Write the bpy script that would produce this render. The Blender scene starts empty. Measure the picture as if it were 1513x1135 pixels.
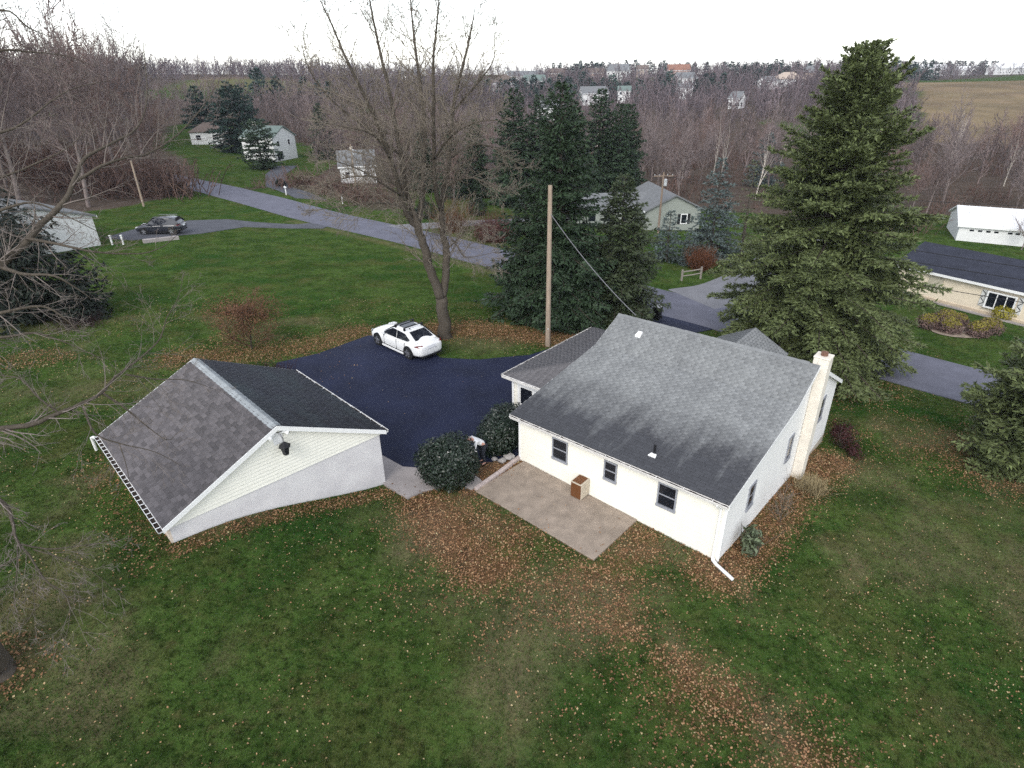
import bpy, bmesh, math, random
import numpy as np
from mathutils import Vector, Matrix

R = math.radians
rng = np.random.default_rng(7)
random.seed(7)
S = bpy.context.scene
COL = S.collection

# ------------------------------------------------------------------ camera, sky, sun, exposure
cam_d = bpy.data.cameras.new('camera'); cam = bpy.data.objects.new('camera', cam_d); COL.objects.link(cam)
cam_d.sensor_width = 36.0; cam_d.lens = 21.295; cam_d.clip_end = 6000; cam_d.clip_start = .1
cam.location = (0, 0, 14.009)
cam.rotation_euler = (Matrix.Rotation(math.pi/2-.4764, 3, 'X') @ Matrix.Rotation(-.0148, 3, 'Z')).to_euler()
S.camera = cam

w = bpy.data.worlds.new('World'); S.world = w; w.use_nodes = True
nt = w.node_tree; nt.nodes.clear()
sky = nt.nodes.new('ShaderNodeTexSky'); sky.sky_type = 'NISHITA'; sky.sun_disc = False
SUN_EL, SUN_AZ = 40, 200          # light from behind the camera and to its left
sky.sun_elevation = R(SUN_EL); sky.sun_rotation = R(SUN_AZ)
sky.air_density = 1.0; sky.dust_density = 0.7; sky.ozone_density = 1.0
hs = nt.nodes.new('ShaderNodeHueSaturation'); hs.inputs['Saturation'].default_value = .32
bg = nt.nodes.new('ShaderNodeBackground'); bg.inputs['Strength'].default_value = .15
wo = nt.nodes.new('ShaderNodeOutputWorld')
nt.links.new(sky.outputs[0], hs.inputs['Color']); nt.links.new(hs.outputs[0], bg.inputs['Color']); nt.links.new(bg.outputs[0], wo.inputs[0])

sd = bpy.data.lights.new('sun', 'SUN'); sd.energy = .75; sd.angle = R(25); sd.color = (1, .95, .87)
sun = bpy.data.objects.new('sun', sd); COL.objects.link(sun)
sdir = Vector((math.sin(R(SUN_AZ))*math.cos(R(SUN_EL)), math.cos(R(SUN_AZ))*math.cos(R(SUN_EL)), math.sin(R(SUN_EL))))
sun.rotation_euler = sdir.to_track_quat('Z', 'Y').to_euler(); sun.location = (-30, -30, 60)
S.view_settings.view_transform = 'Standard'; S.view_settings.look = 'None'
S.view_settings.exposure = 1.25; S.view_settings.gamma = 1.0; S.view_settings.use_curve_mapping = False
S.render.engine = 'CYCLES'
S.cycles.use_denoising = False
S.cycles.max_bounces = 6; S.cycles.transparent_max_bounces = 8; S.cycles.volume_bounces = 0

# ------------------------------------------------------------------ helpers
def put(o, parent=None, label=None, cat=None, group=None, kind=None):
    if o.name not in COL.objects: COL.objects.link(o)
    if parent is not None: o.parent = parent
    if label: o['label'] = label
    if cat: o['category'] = cat
    if group: o['group'] = group
    if kind: o['kind'] = kind
    return o
def thing(name, loc, label, cat, rotz=0., group=None):
    o = bpy.data.objects.new(name, None); o.empty_display_size = .3
    o.location = loc; o.rotation_euler = (0, 0, rotz)
    return put(o, None, label, cat, group)
def fast(name, V, F, material, parent=None, tint=None, smooth=False, **kw):
    """one mesh object from arrays; F is (M,k) or a list of such arrays"""
    V = np.asarray(V, np.float32).reshape(-1, 3)
    Fs = [np.asarray(f, np.int32) for f in (F if isinstance(F, list) else [F]) if len(f)]
    me = bpy.data.meshes.new(name)
    me.vertices.add(len(V)); me.vertices.foreach_set('co', V.ravel())
    tot = np.concatenate([np.full(len(f), f.shape[1], np.int32) for f in Fs])
    idx = np.concatenate([f.ravel() for f in Fs])
    me.loops.add(len(idx)); me.loops.foreach_set('vertex_index', idx)
    me.polygons.add(len(tot)); st = np.concatenate([[0], np.cumsum(tot)[:-1]]).astype(np.int32)
    me.polygons.foreach_set('loop_start', st); me.polygons.foreach_set('loop_total', tot)
    if smooth: me.polygons.foreach_set('use_smooth', np.ones(len(tot), bool))
    if tint is not None:
        at = me.attributes.new('tint', 'FLOAT', 'POINT'); at.data.foreach_set('value', np.asarray(tint, np.float32))
    if material: me.materials.append(material)
    me.update(calc_edges=True); me.validate()
    o = bpy.data.objects.new(name, me)
    return put(o, parent, **kw)
class MB:
    def __init__(s): s.v = []; s.f = []
    def add(s, vs, fs):
        n = len(s.v); s.v += [tuple(p) for p in vs]; s.f += [tuple(i+n for i in f) for f in fs]; return s
    def quad(s, a, b, c, d): return s.add([a, b, c, d], [(0, 1, 2, 3)])
    def box(s, x0, x1, y0, y1, z0, z1):
        return s.add([(x0,y0,z0),(x1,y0,z0),(x1,y1,z0),(x0,y1,z0),(x0,y0,z1),(x1,y0,z1),(x1,y1,z1),(x0,y1,z1)],
                     [(0,3,2,1),(4,5,6,7),(0,1,5,4),(1,2,6,5),(2,3,7,6),(3,0,4,7)])
    def obox(s, o, ex, ey, ez):
        o, ex, ey, ez = map(Vector, (o, ex, ey, ez))
        return s.add([o, o+ex, o+ex+ey, o+ey, o+ez, o+ex+ez, o+ex+ey+ez, o+ey+ez],
                     [(0,3,2,1),(4,5,6,7),(0,1,5,4),(1,2,6,5),(2,3,7,6),(3,0,4,7)])
    def prism(s, pts, vec):
        n = len(pts); vec = Vector(vec)
        return s.add([Vector(p) for p in pts]+[Vector(p)+vec for p in pts],
                     [tuple(range(n-1, -1, -1)), tuple(range(n, 2*n))]+[(i, (i+1) % n, n+(i+1) % n, n+i) for i in range(n)])
    def tube(s, pts, rad, n=8, cap=True):
        pts = [Vector(p) for p in pts]; m = len(pts)
        if not hasattr(rad, '__len__'): rad = [rad]*m
        vs = []; fs = []; prev = None
        for i, p in enumerate(pts):
            d = (pts[min(i+1, m-1)]-pts[max(i-1, 0)]).normalized()
            a = prev if prev is not None else Vector((0, 0, 1)) if abs(d.z) < .9 else Vector((1, 0, 0))
            a = (a-d*a.dot(d)).normalized(); prev = a; b = d.cross(a)
            for k in range(n):
                t = 2*math.pi*k/n; vs.append(p+(a*math.cos(t)+b*math.sin(t))*rad[i])
        for i in range(m-1):
            for k in range(n):
                fs.append((i*n+k, i*n+(k+1) % n, (i+1)*n+(k+1) % n, (i+1)*n+k))
        if cap: fs += [tuple(range(n-1, -1, -1)), tuple((m-1)*n+k for k in range(n))]
        return s.add(vs, fs)
    def mesh(s, name, material):
        me = bpy.data.meshes.new(name); me.from_pydata([tuple(p) for p in s.v], [], s.f); me.update()
        if material: me.materials.append(material)
        return me
    def build(s, name, material, parent=None, smooth=False, bevel=0, **kw):
        me = s.mesh(name, material)
        bm = bmesh.new(); bm.from_mesh(me); bmesh.ops.recalc_face_normals(bm, faces=bm.faces); bm.to_mesh(me); bm.free()
        if smooth:
            me.polygons.foreach_set('use_smooth', [True]*len(me.polygons))
            try: me.set_sharp_from_angle(angle=R(40))
            except Exception: pass
        o = bpy.data.objects.new(name, me)
        if bevel:
            b = o.modifiers.new('bevel', 'BEVEL'); b.width = bevel; b.segments = 2; b.limit_method = 'ANGLE'
        return put(o, parent, **kw)
def copy_tree(o, parent=None):
    c = o.copy(); COL.objects.link(c)
    if parent is not None: c.parent = parent
    for ch in list(o.children): copy_tree(ch, c)
    return c

# ------------------------------------------------------------------ materials
def mat(name, col, col2=None, rough=.8, var=.15, scale=3., detail=4., bump=0., bscale=None, spec=.3, metal=0., tint=0., rnd=0., coord='Object', stretch=None, tint2=None):
    m = bpy.data.materials.new(name); m.use_nodes = True; nt = m.node_tree; L = nt.links.new
    b = nt.nodes['Principled BSDF']; b.inputs['Roughness'].default_value = rough; b.inputs['Metallic'].default_value = metal
    b.inputs['Specular IOR Level'].default_value = spec
    c1 = [x*(1-var) for x in col]; c2 = list(col2) if col2 else [min(1, x*(1+var)) for x in col]
    tc = nt.nodes.new('ShaderNodeTexCoord'); src = tc.outputs[coord]
    if coord == 'World':
        pass
    if stretch:
        mp = nt.nodes.new('ShaderNodeMapping'); mp.inputs['Scale'].default_value = stretch; L(src, mp.inputs[0]); src = mp.outputs[0]
    nz = nt.nodes.new('ShaderNodeTexNoise'); nz.inputs['Scale'].default_value = scale; nz.inputs['Detail'].default_value = detail; nz.inputs['Roughness'].default_value = .6
    L(src, nz.inputs['Vector'])
    rp = nt.nodes.new('ShaderNodeMapRange'); rp.inputs['From Min'].default_value = .3; rp.inputs['From Max'].default_value = .7; L(nz.outputs['Fac'], rp.inputs['Value'])
    mx = nt.nodes.new('ShaderNodeMix'); mx.data_type = 'RGBA'; mx.inputs['A'].default_value = c1+[1]; mx.inputs['B'].default_value = c2+[1]; L(rp.outputs[0], mx.inputs['Factor'])
    out = mx.outputs['Result']
    if tint2 is not None:
        at = nt.nodes.new('ShaderNodeAttribute'); at.attribute_name = 'tint'
        m2 = nt.nodes.new('ShaderNodeMix'); m2.data_type = 'RGBA'; m2.inputs['B'].default_value = list(tint2)+[1]; L(out, m2.inputs['A']); L(at.outputs['Fac'], m2.inputs['Factor']); out = m2.outputs['Result']
    for amt, kind in ((tint, 'a'), (rnd, 'o')):
        if not amt: continue
        if kind == 'a':
            at = nt.nodes.new('ShaderNodeAttribute'); at.attribute_name = 'tint'; v = at.outputs['Fac']
        else:
            oi = nt.nodes.new('ShaderNodeObjectInfo'); v = oi.outputs['Random']
        mr = nt.nodes.new('ShaderNodeMapRange'); mr.inputs['To Min'].default_value = 1-amt; mr.inputs['To Max'].default_value = 1+amt; L(v, mr.inputs['Value'])
        h = nt.nodes.new('ShaderNodeHueSaturation'); L(mr.outputs[0], h.inputs['Value']); L(out, h.inputs['Color']); out = h.outputs[0]
    L(out, b.inputs['Base Color'])
    if bump:
        n2 = nt.nodes.new('ShaderNodeTexNoise'); n2.inputs['Scale'].default_value = bscale or scale*4; n2.inputs['Detail'].default_value = 3; L(src, n2.inputs['Vector'])
        bp = nt.nodes.new('ShaderNodeBump'); bp.inputs['Strength'].default_value = bump; bp.inputs['Distance'].default_value = .02; L(n2.outputs['Fac'], bp.inputs['Height']); L(bp.outputs[0], b.inputs['Normal'])
    return m

def lawn_material(name='lawn', blades=False):
    """ground cover by region: grass, leaf litter, woodland floor, stubble field"""
    m = bpy.data.materials.new(name); m.use_nodes = True; nt = m.node_tree; L = nt.links.new
    b = nt.nodes['Principled BSDF']; b.inputs['Roughness'].default_value = .95; b.inputs['Specular IOR Level'].default_value = .0
    ge = nt.nodes.new('ShaderNodeNewGeometry'); P = ge.outputs['Position']
    def noise(sc, det=4, rough=.6, vec=None):
        n = nt.nodes.new('ShaderNodeTexNoise'); n.inputs['Scale'].default_value = sc; n.inputs['Detail'].default_value = det; n.inputs['Roughness'].default_value = rough; L(vec or P, n.inputs['Vector']); return n.outputs['Fac']
    def rng_(v, a, c, t0=0, t1=1):
        r = nt.nodes.new('ShaderNodeMapRange'); r.inputs['From Min'].default_value = a; r.inputs['From Max'].default_value = c; r.inputs['To Min'].default_value = t0; r.inputs['To Max'].default_value = t1; L(v, r.inputs['Value']); return r.outputs[0]
    def mix(a, c, f):
        x = nt.nodes.new('ShaderNodeMix'); x.data_type = 'RGBA'
        for k, v in (('A', a), ('B', c)):
            if isinstance(v, tuple): x.inputs[k].default_value = v+(1,)
            else: L(v, x.inputs[k])
        L(f, x.inputs['Factor']); return x.outputs['Result']
    def mul(a, c):
        x = nt.nodes.new('ShaderNodeMath'); x.operation = 'MULTIPLY'; x.use_clamp = True; L(a, x.inputs[0])
        if isinstance(c, float): x.inputs[1].default_value = c
        else: L(c, x.inputs[1])
        return x.outputs[0]
    at = nt.nodes.new('ShaderNodeAttribute'); at.attribute_name = 'region'
    sp = nt.nodes.new('ShaderNodeSeparateColor'); L(at.outputs['Color'], sp.inputs[0])
    lit, wood, field = sp.outputs[0], sp.outputs[1], sp.outputs[2]
    g = mix((.032, .064, .014), (.070, .118, .028), rng_(noise(.7, 6, .7), .40, .60))
    g = mix(g, (.024, .070, .014), rng_(noise(.16, 3), .5, .68))
    g = mix(g, (.100, .092, .034), mul(rng_(noise(.33, 6, .7), .50, .72), .75))
    g = mix(g, (.090, .062, .034), mul(rng_(noise(2.2, 5, .7), .56, .74), .6))
    g = mix(g, (.010, .018, .005), mul(rng_(noise(4.5, 7, .85), .48, .60), .80))
    g = mix(g, (.15, .155, .060), mul(rng_(noise(8, 6, .85), .54, .66), .62))
    g = mix(g, (.085, .145, .035), mul(at.outputs['Alpha'], .75)) if False else g
    l = mix((.090, .046, .024), (.21, .108, .052), rng_(noise(9, 5, .75), .35, .68))
    l = mix(l, (.050, .032, .018), rng_(noise(1.3, 4), .52, .66))
    ad = nt.nodes.new('ShaderNodeMath'); ad.operation = 'MULTIPLY_ADD'; L(lit, ad.inputs[0]); ad.inputs[1].default_value = 1.1; L(rng_(noise(2.6, 6, .75), .25, .75, -.55, .35), ad.inputs[2])
    f = rng_(ad.outputs[0], .25, .95, 0, .92)
    g = mix(g, l, f)
    wd = mix((.062, .049, .040), (.110, .085, .068), rng_(noise(.35, 6, .75), .35, .68))
    g = mix(g, wd, wood)
    fd = mix((.27, .20, .125), (.165, .122, .085), rng_(noise(.03, 5, .7), .4, .62))
    wv = nt.nodes.new('ShaderNodeTexWave'); wv.inputs['Scale'].default_value = .35; wv.inputs['Distortion'].default_value = 1.5; L(P, wv.inputs['Vector'])
    fd = mix(fd, (.10, .07, .045), mul(rng_(wv.outputs['Fac'], .5, 1), .35))
    g = mix(g, fd, field)
    L(g, b.inputs['Base Color'])
    if not blades:
        n = noise(11, 5, .7); bp = nt.nodes.new('ShaderNodeBump'); bp.inputs['Strength'].default_value = .8; bp.inputs['Distance'].default_value = .08; L(n, bp.inputs['Height']); L(bp.outputs[0], b.inputs['Normal'])
    return m

def roof_material(name, base, stain, H2L, rot, amount=1.0, green=None, tv=.10):
    """asphalt shingle: tab-to-tab tint, granules, weather streaks running down the slope (house-local axes)"""
    m = bpy.data.materials.new(name); m.use_nodes = True; nt = m.node_tree; L = nt.links.new
    b = nt.nodes['Principled BSDF']; b.inputs['Roughness'].default_value = .82; b.inputs['Specular IOR Level'].default_value = .35
    ge = nt.nodes.new('ShaderNodeNewGeometry')
    m0 = nt.nodes.new('ShaderNodeMapping'); m0.vector_type = 'TEXTURE'; m0.inputs['Location'].default_value = H2L; m0.inputs['Rotation'].default_value = (0, 0, rot); L(ge.outputs['Position'], m0.inputs[0])
    loc = m0.outputs[0]
    def noise(sc, det, st=None, off=(0, 0, 0)):
        v = loc
        if st:
            q = nt.nodes.new('ShaderNodeMapping'); q.inputs['Scale'].default_value = st; q.inputs['Location'].default_value = off; L(v, q.inputs[0]); v = q.outputs[0]
        n = nt.nodes.new('ShaderNodeTexNoise'); n.inputs['Scale'].default_value = sc; n.inputs['Detail'].default_value = det; n.inputs['Roughness'].default_value = .65; L(v, n.inputs['Vector']); return n.outputs['Fac']
    def rg(v, a, c, t0=0., t1=1.):
        r = nt.nodes.new('ShaderNodeMapRange'); r.inputs['From Min'].default_value = a; r.inputs['From Max'].default_value = c; r.inputs['To Min'].default_value = t0; r.inputs['To Max'].default_value = t1; L(v, r.inputs['Value']); return r.outputs[0]
    def mix(a, c, f):
        x = nt.nodes.new('ShaderNodeMix'); x.data_type = 'RGBA'
        for k, v in (('A', a), ('B', c)):
            if isinstance(v, tuple): x.inputs[k].default_value = v+(1,)
            else: L(v, x.inputs[k])
        L(f, x.inputs['Factor']); return x.outputs['Result']
    def op(o, a, c):
        x = nt.nodes.new('ShaderNodeMath'); x.operation = o
        for i, v in enumerate((a, c)):
            if isinstance(v, (int, float)): x.inputs[i].default_value = v
            else: L(v, x.inputs[i])
        return x.outputs[0]
    c = mix(tuple(x*.92 for x in base), tuple(x*1.08 for x in base), rg(noise(9, 4), .35, .65))
    sx = nt.nodes.new('ShaderNodeSeparateXYZ'); L(loc, sx.inputs[0])
    streak = rg(noise(1.6, 6, (1.5, .16, 1)), .30, .74)
    blot = rg(noise(.45, 5, None), .30, .74)
    edge = rg(sx.outputs['Y'], 3.6, -.3)
    s = op('MULTIPLY', op('ADD', op('MULTIPLY', streak, .55), op('MULTIPLY', blot, .45)), 1.)
    low = op('MULTIPLY', edge, op('ADD', s, .38))
    tot = op('MINIMUM', op('ADD', op('MULTIPLY', s, .50*amount), op('MULTIPLY', low, 1.22*amount)), .94)
    c = mix(c, stain, tot)
    if green: c = mix(c, green, op('MULTIPLY', rg(noise(.9, 4, (1, .5, 1)), .46, .7), .6))
    at = nt.nodes.new('ShaderNodeAttribute'); at.attribute_name = 'tint'
    h = nt.nodes.new('ShaderNodeHueSaturation'); L(rg(at.outputs['Fac'], 0, 1, 1-tv, 1+tv), h.inputs['Value']); L(c, h.inputs['Color'])
    L(h.outputs[0], b.inputs['Base Color'])
    g = noise(60, 2); bp = nt.nodes.new('ShaderNodeBump'); bp.inputs['Strength'].default_value = .3; bp.inputs['Distance'].default_value = .01; L(g, bp.inputs['Height']); L(bp.outputs[0], b.inputs['Normal'])
    return m
CP=np.array([
(-10,13.6,1.85),(-9.4,14.2,1.8),(-8.6,14.9,1.68),(-7.6,16,1.32),(-6.2,17.3,.72),(-4.7,18.6,.2),(-14.9,18.7,1.5),(-9.6,23.8,.12),(-7.2,21.2,.12),
(-12.5,21.2,.9),(-13.5,24,.5),(-18,24,.9),(-18,15,2.0),(-12,9.2,2.1),(-8,9,1.5),(-4,13.5,.75),(-4,9,.85),(0,9,.35),(0,14,.12),(5,10,-.25),(10,9,-.6),(0,4,.6),(-8,3,1.8),(8,3,-.3),(16,8,-.8),(-20,4,2.4),(22,6,-1.2),
(.28,20.4,0),(3.4,17.7,-.18),(6.64,14.95,-.36),(2.6,15.4,-.12),(7.6,15.8,-.55),(9,17.5,-.75),(11,19.8,-1.05),(14.7,24.3,-1.85),(12.5,23,-1.4),(-2,19.5,.05),(-3,22,.08),
(-5,26,.1),(-7,32,.08),(0,28,.05),(-3,31,.05),(3,32,-.2),(8,31,-.9),(-11,29,.1),
(20,18,-1.6),(27,33,-2.9),(20,33,-2.6),(14,36,-2.2),(19,40,-2.7),(36,49.5,-3.4),(40,38,-3.2),(30,25,-2.3),(33,14,-2),(10,44,-2.2),
(-13,33,.1),(-2,37,-.1),(-20,33,.35),(-28,28,.9),(-35,22,1.6),
(-22,45,-.1),(-12,45,-.5),(-5,46,-.9),(0,54,-1.6),(-14,60,-1.5),(-35,61,-.5),(-45,52,0),(-28,72,-1.4),(-50,102,-1.6),(-60,80,-.5),(8,60,-2.2),(20,62,-3),
(10,85,-3.8),(22,88,-4.1),(54,73,-4.5),(70,60,-4.5),(-30,95,-1.8),(-45,120,-2),(-20,115,-2.8),(0,120,-4.5),(40,110,-5.5),(80,100,-5.5),
(-90,60,1),(-120,120,2),(-80,160,0),(-30,170,-3),(20,170,-6),(70,160,-6),(130,120,-4),
(-150,250,6),(-90,300,7.5),(-150,400,13),(-250,400,15),(-60,260,2),(0,240,-4),(60,240,-5),(110,210,-3.5),(170,230,-1),(240,220,1),
(-50,420,5),(20,340,-1),(30,420,5.5),(100,340,-.5),(150,320,3.5),(230,330,6.0),(300,330,6.5),(110,430,4.5),(200,420,7),(300,450,4),
(-350,600,17),(-150,620,13),(0,620,11),(120,620,10),(250,620,8),(400,620,6),(600,600,6),(-600,700,20),
(-900,1200,15),(0,1200,8),(600,1200,6),(1200,1200,8),(-500,250,15),(-500,0,12),(500,250,2),(500,0,-2),(0,-60,2),(-150,-60,6),(150,-60,-2),(60,10,-2.5),(-60,20,3),
(0,2200,-10),(2000,2200,-10),(-2000,2200,-10),(1500,300,0),(-1500,300,10),(1500,-100,0),(-1500,-100,10)],float)
def _ker(d): return np.sqrt(d*d+.25)
# solved in warped coordinates so that far points are not stiffer than near ones
def _warp(x,y):
    r=np.hypot(x,y)+1e-9; s=np.log1p(r/40.)*40./r
    return x*s,y*s
_wx,_wy=_warp(CP[:,0],CP[:,1])
_N=len(CP)
_A=np.zeros((_N+3,_N+3)); _A[:_N,:_N]=-_ker(np.hypot(_wx[:,None]-_wx,_wy[:,None]-_wy))-.0*np.eye(_N)
_A[:_N,_N]=1;_A[:_N,_N+1]=_wx;_A[:_N,_N+2]=_wy;_A[_N:,:_N]=_A[:_N,_N:].T
_sol=np.linalg.solve(_A,np.concatenate([CP[:,2],[0,0,0]]))
def ground(x,y):
    x=np.asarray(x,float);y=np.asarray(y,float);sh=np.broadcast(x,y).shape
    wx,wy=_warp(np.broadcast_to(x,sh).ravel(),np.broadcast_to(y,sh).ravel())
    out=np.empty(len(wx))
    for i in range(0,len(wx),20000):
        s=slice(i,i+20000)
        d=np.hypot(wx[s,None]-_wx,wy[s,None]-_wy)
        out[s]=-_ker(d)@_sol[:_N]+_sol[_N]+wx[s]*_sol[_N+1]+wy[s]*_sol[_N+2]
    return out.reshape(sh)
def g1(x, y): return float(ground(np.array([x]), np.array([y]))[0])

# frames of the two near buildings (origin, yaw); local z is world z
HO, HYAW = (.2838, 20.4343), -.7122
GO, GYAW = (-10.0023, 13.6347), .7635
def h2w(x, y): c, s = math.cos(HYAW), math.sin(HYAW); return (HO[0]+c*x-s*y, HO[1]+s*x+c*y)
def g2w(x, y): c, s = math.cos(GYAW), math.sin(GYAW); return (GO[0]+c*x-s*y, GO[1]+s*x+c*y)

def inside(poly, x, y):
    poly = np.asarray(poly, float); r = np.zeros(len(x), bool); j = len(poly)-1
    for i in range(len(poly)):
        a, b = poly[i], poly[j]
        with np.errstate(divide='ignore', invalid='ignore'):
            r ^= ((a[1] > y) != (b[1] > y)) & (x < (b[0]-a[0])*(y-a[1])/(b[1]-a[1])+a[0])
        j = i
    return r
def dist_line(pts, x, y):
    d = np.full(len(x), 1e9)
    for a, b in zip(pts[:-1], pts[1:]):
        ax, ay, bx, by = a[0], a[1], b[0], b[1]; l2 = (bx-ax)**2+(by-ay)**2
        t = np.clip(((x-ax)*(bx-ax)+(y-ay)*(by-ay))/l2, 0, 1)
        d = np.minimum(d, np.hypot(x-ax-t*(bx-ax), y-ay-t*(by-ay)))
    return d

DRIVE = [g2w(7.25, -.9), (-3.55, 19.55), (-1.7, 20.0), (.2, 20.6), h2w(0, 2.4), h2w(-2.4, 2.4), h2w(-2.4, 9.6), (6.6, 32.0), (9.4, 36.2), (14.2, 39.6),
         (11.4, 42.4), (7.4, 37.4), (3.6, 32.9), (1.0, 30.6), (-1.76, 29.9), (-3.9, 30.2), (-5.2, 32.2), (-7.0, 33.7), (-8.6, 33.6), (-10.8, 31.0), (-12.7, 29.7), (-11.8, 26.4), g2w(7.25, 7.4)]
PATIO = [h2w(.12, -2.76), h2w(5.42, -2.80), h2w(5.42, -.03), h2w(.22, -.03)]
WALK = [(-4.87, 18.5), (-3.85, 17.62), (-3.38, 18.12), (-2.3, 18.75), (-1.55, 18.35), (-1.15, 18.8), (-1.75, 19.6), (-2.4, 19.6), (-4.36, 19.8), (-5.4, 20.7)]
HOUSE = [h2w(0, 0), h2w(8.4, 0), h2w(8.4, 12.3), h2w(0, 12.3)]
WING = [h2w(-2.4, 2.4), h2w(.1, 2.4), h2w(.1, 9), h2w(-2.4, 9)]
GARAGE = [g2w(0, 0), g2w(7.3, 0), g2w(7.3, 7), g2w(0, 7)]
ROAD = [(-120, 128), (-90, 122), (-66, 112), (-50, 101.5), (-37.5, 90), (-24.3, 77.3), (-10.2, 65.8), (.3, 54.8), (9, 47.5), (16.5, 41.8), (24.8, 34), (32, 25.5), (42, 14), (60, -6)]
SIDE = [(14.5, 46.5), (18.6, 49.0), (24.8, 56), (32, 66), (44, 82)]
LDRIVE = [(-21.2, 69.3), (-25, 68.8), (-29.8, 68.9), (-32.5, 64.4), (-37.5, 60.2), (-41, 61.5), (-40.5, 66), (-37.4, 71.8), (-33.5, 73.2), (-30, 72.0), (-25, 71.2), (-20.5, 74.2)]
WDRIVE = [(-30.6, 89.4), (-33, 93), (-39, 101), (-44, 115), (-46, 126), (-42, 127), (-40.5, 115), (-35.5, 101), (-29.5, 93.5), (-25.6, 88.0)]
EDRIVE = [(-14.5, 72.0), (-7, 76.3), (1, 80.0), (8.5, 82.5), (9.5, 79.0), (2, 76.8), (-6, 73.0), (-11.6, 69.8)]
RANCH_C = (46., 46.); RANCH_YAW = -1.0

# ------------------------------------------------------------------ ground sheet
def axis(lim, fine, step, gro):
    a = [0.]; s = step
    while a[-1] < lim:
        if a[-1] > fine: s *= gro
        a.append(a[-1]+s)
    return np.array(a)
xp = axis(2600, 42, .55, 1.035); xs = np.concatenate([-xp[:0:-1], xp])
yp = axis(2600, 62, .55, 1.035); yn = axis(140, 4, .8, 1.12); ys = np.concatenate([-yn[:0:-1], yp])
GX, GY = np.meshgrid(xs, ys); gx, gy = GX.ravel(), GY.ravel()
gz = ground(gx, gy)
def vnoise(x, y, s, seed):
    """cheap value noise, 0..1"""
    r = np.random.default_rng(seed).random((64, 64)); u, v = x/s, y/s
    i, j = np.floor(u).astype(int), np.floor(v).astype(int); fu, fv = u-i, v-j; fu = fu*fu*(3-2*fu); fv = fv*fv*(3-2*fv)
    a = r[i % 64, j % 64]; b = r[(i+1) % 64, j % 64]; c = r[i % 64, (j+1) % 64]; d = r[(i+1) % 64, (j+1) % 64]
    return (a*(1-fu)+b*fu)*(1-fv)+(c*(1-fu)+d*fu)*fv
def sm(x, a, b): t = np.clip((x-a)/(b-a), 0, 1); return t*t*(3-2*t)

def litter(x, y):
    n = vnoise(x, y, 1.1, 3)*.6+vnoise(x, y, .4, 4)*.4
    d1 = dist_line([(-3.1, 17.3), (-2.2, 15.6), (-1.1, 14.2)], x, y); a = .95*(1-sm(d1, .3, 1.9))
    d2 = dist_line([(-1.2, 14.6), (.3, 14.0), (1.8, 13.0), (3.2, 11.8), (4.4, 10.6), (5.5, 9.5), (7, 8)], x, y); a = np.maximum(a, .78*(1-sm(d2, .1, 2.5))*(.35+.65*sm(n, .25, .7)))
    d3 = dist_line([(-1.6, 16.8), (-.3, 15.9), (1.3, 14.3), (2.8, 13.9), (4.2, 15.6), (4.8, 16.2)], x, y); a = np.maximum(a, .72*(1-sm(d3, .1, 2.2))*(.4+.6*sm(n, .2, .7)))
    a = np.maximum(a, .30*(1-sm(d2, 1.0, 5.5))*sm(vnoise(x, y, .9, 51)*.5+vnoise(x, y, .35, 52)*.5, .48, .74))
    d4 = dist_line([h2w(8.6, -.6), h2w(8.8, 3), h2w(8.8, 7), h2w(9.3, 10.5)], x, y); a = np.maximum(a, .8*(1-sm(d4, .3, 1.7)))
    d5 = dist_line([g2w(.2, -.3), g2w(3.5, -.35), g2w(7.4, -.5)], x, y); a = np.maximum(a, .65*(1-sm(d5, .05, .8)))
    d5 = dist_line([g2w(-.4, 0), g2w(-.4, 7)], x, y); a = np.maximum(a, .22*(1-sm(d5, .2, 1.6)))
    d6 = dist_line([(-5.2, 34.3), (-2.8, 34.6), (.2, 34.1), (2.6, 33.4), (5, 34.5), (8, 37)], x, y); a = np.maximum(a, .72*(1-sm(d6, .4, 2.6)))
    d7 = dist_line([(-18, 30.2), (-15, 30.6), (-13, 31.6), (-11, 32.6), (-9.4, 34.2)], x, y); a = np.maximum(a, .55*(1-sm(d7, .3, 2.6)))
    d8 = dist_line([(.4, 20.2), h2w(-.1, -2.9)], x, y); a = np.maximum(a, .9*(1-sm(d8, .15, .6)))
    d9 = dist_line([(-.3, 20.4), (-1.3, 19.2)], x, y); a = np.maximum(a, .95*(1-sm(d9, .5, 1.)))
    d = np.hypot(x-22, y-22.5); a = np.maximum(a, .42*(1-sm(d, 1.5, 4.8)))
    d = np.hypot(x-18.3, y-34); a = np.maximum(a, .4*(1-sm(d, 3, 6.5)))
    d = np.hypot(x+11.9, y-9.3); a = np.maximum(a, .45*(1-sm(d, .7, 1.6)))
    a = np.maximum(a, .35*sm(vnoise(x, y, 4.2, 11), .62, .85)*(x < -8)*(y > 22)*(y < 36))
    d = dist_line([(17.5, 26), (22, 27)], x, y); a = np.maximum(a, .35*(1-sm(d, 1, 3.5))*sm(n, .3, .8))
    return np.clip(a, 0, 1)
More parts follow.
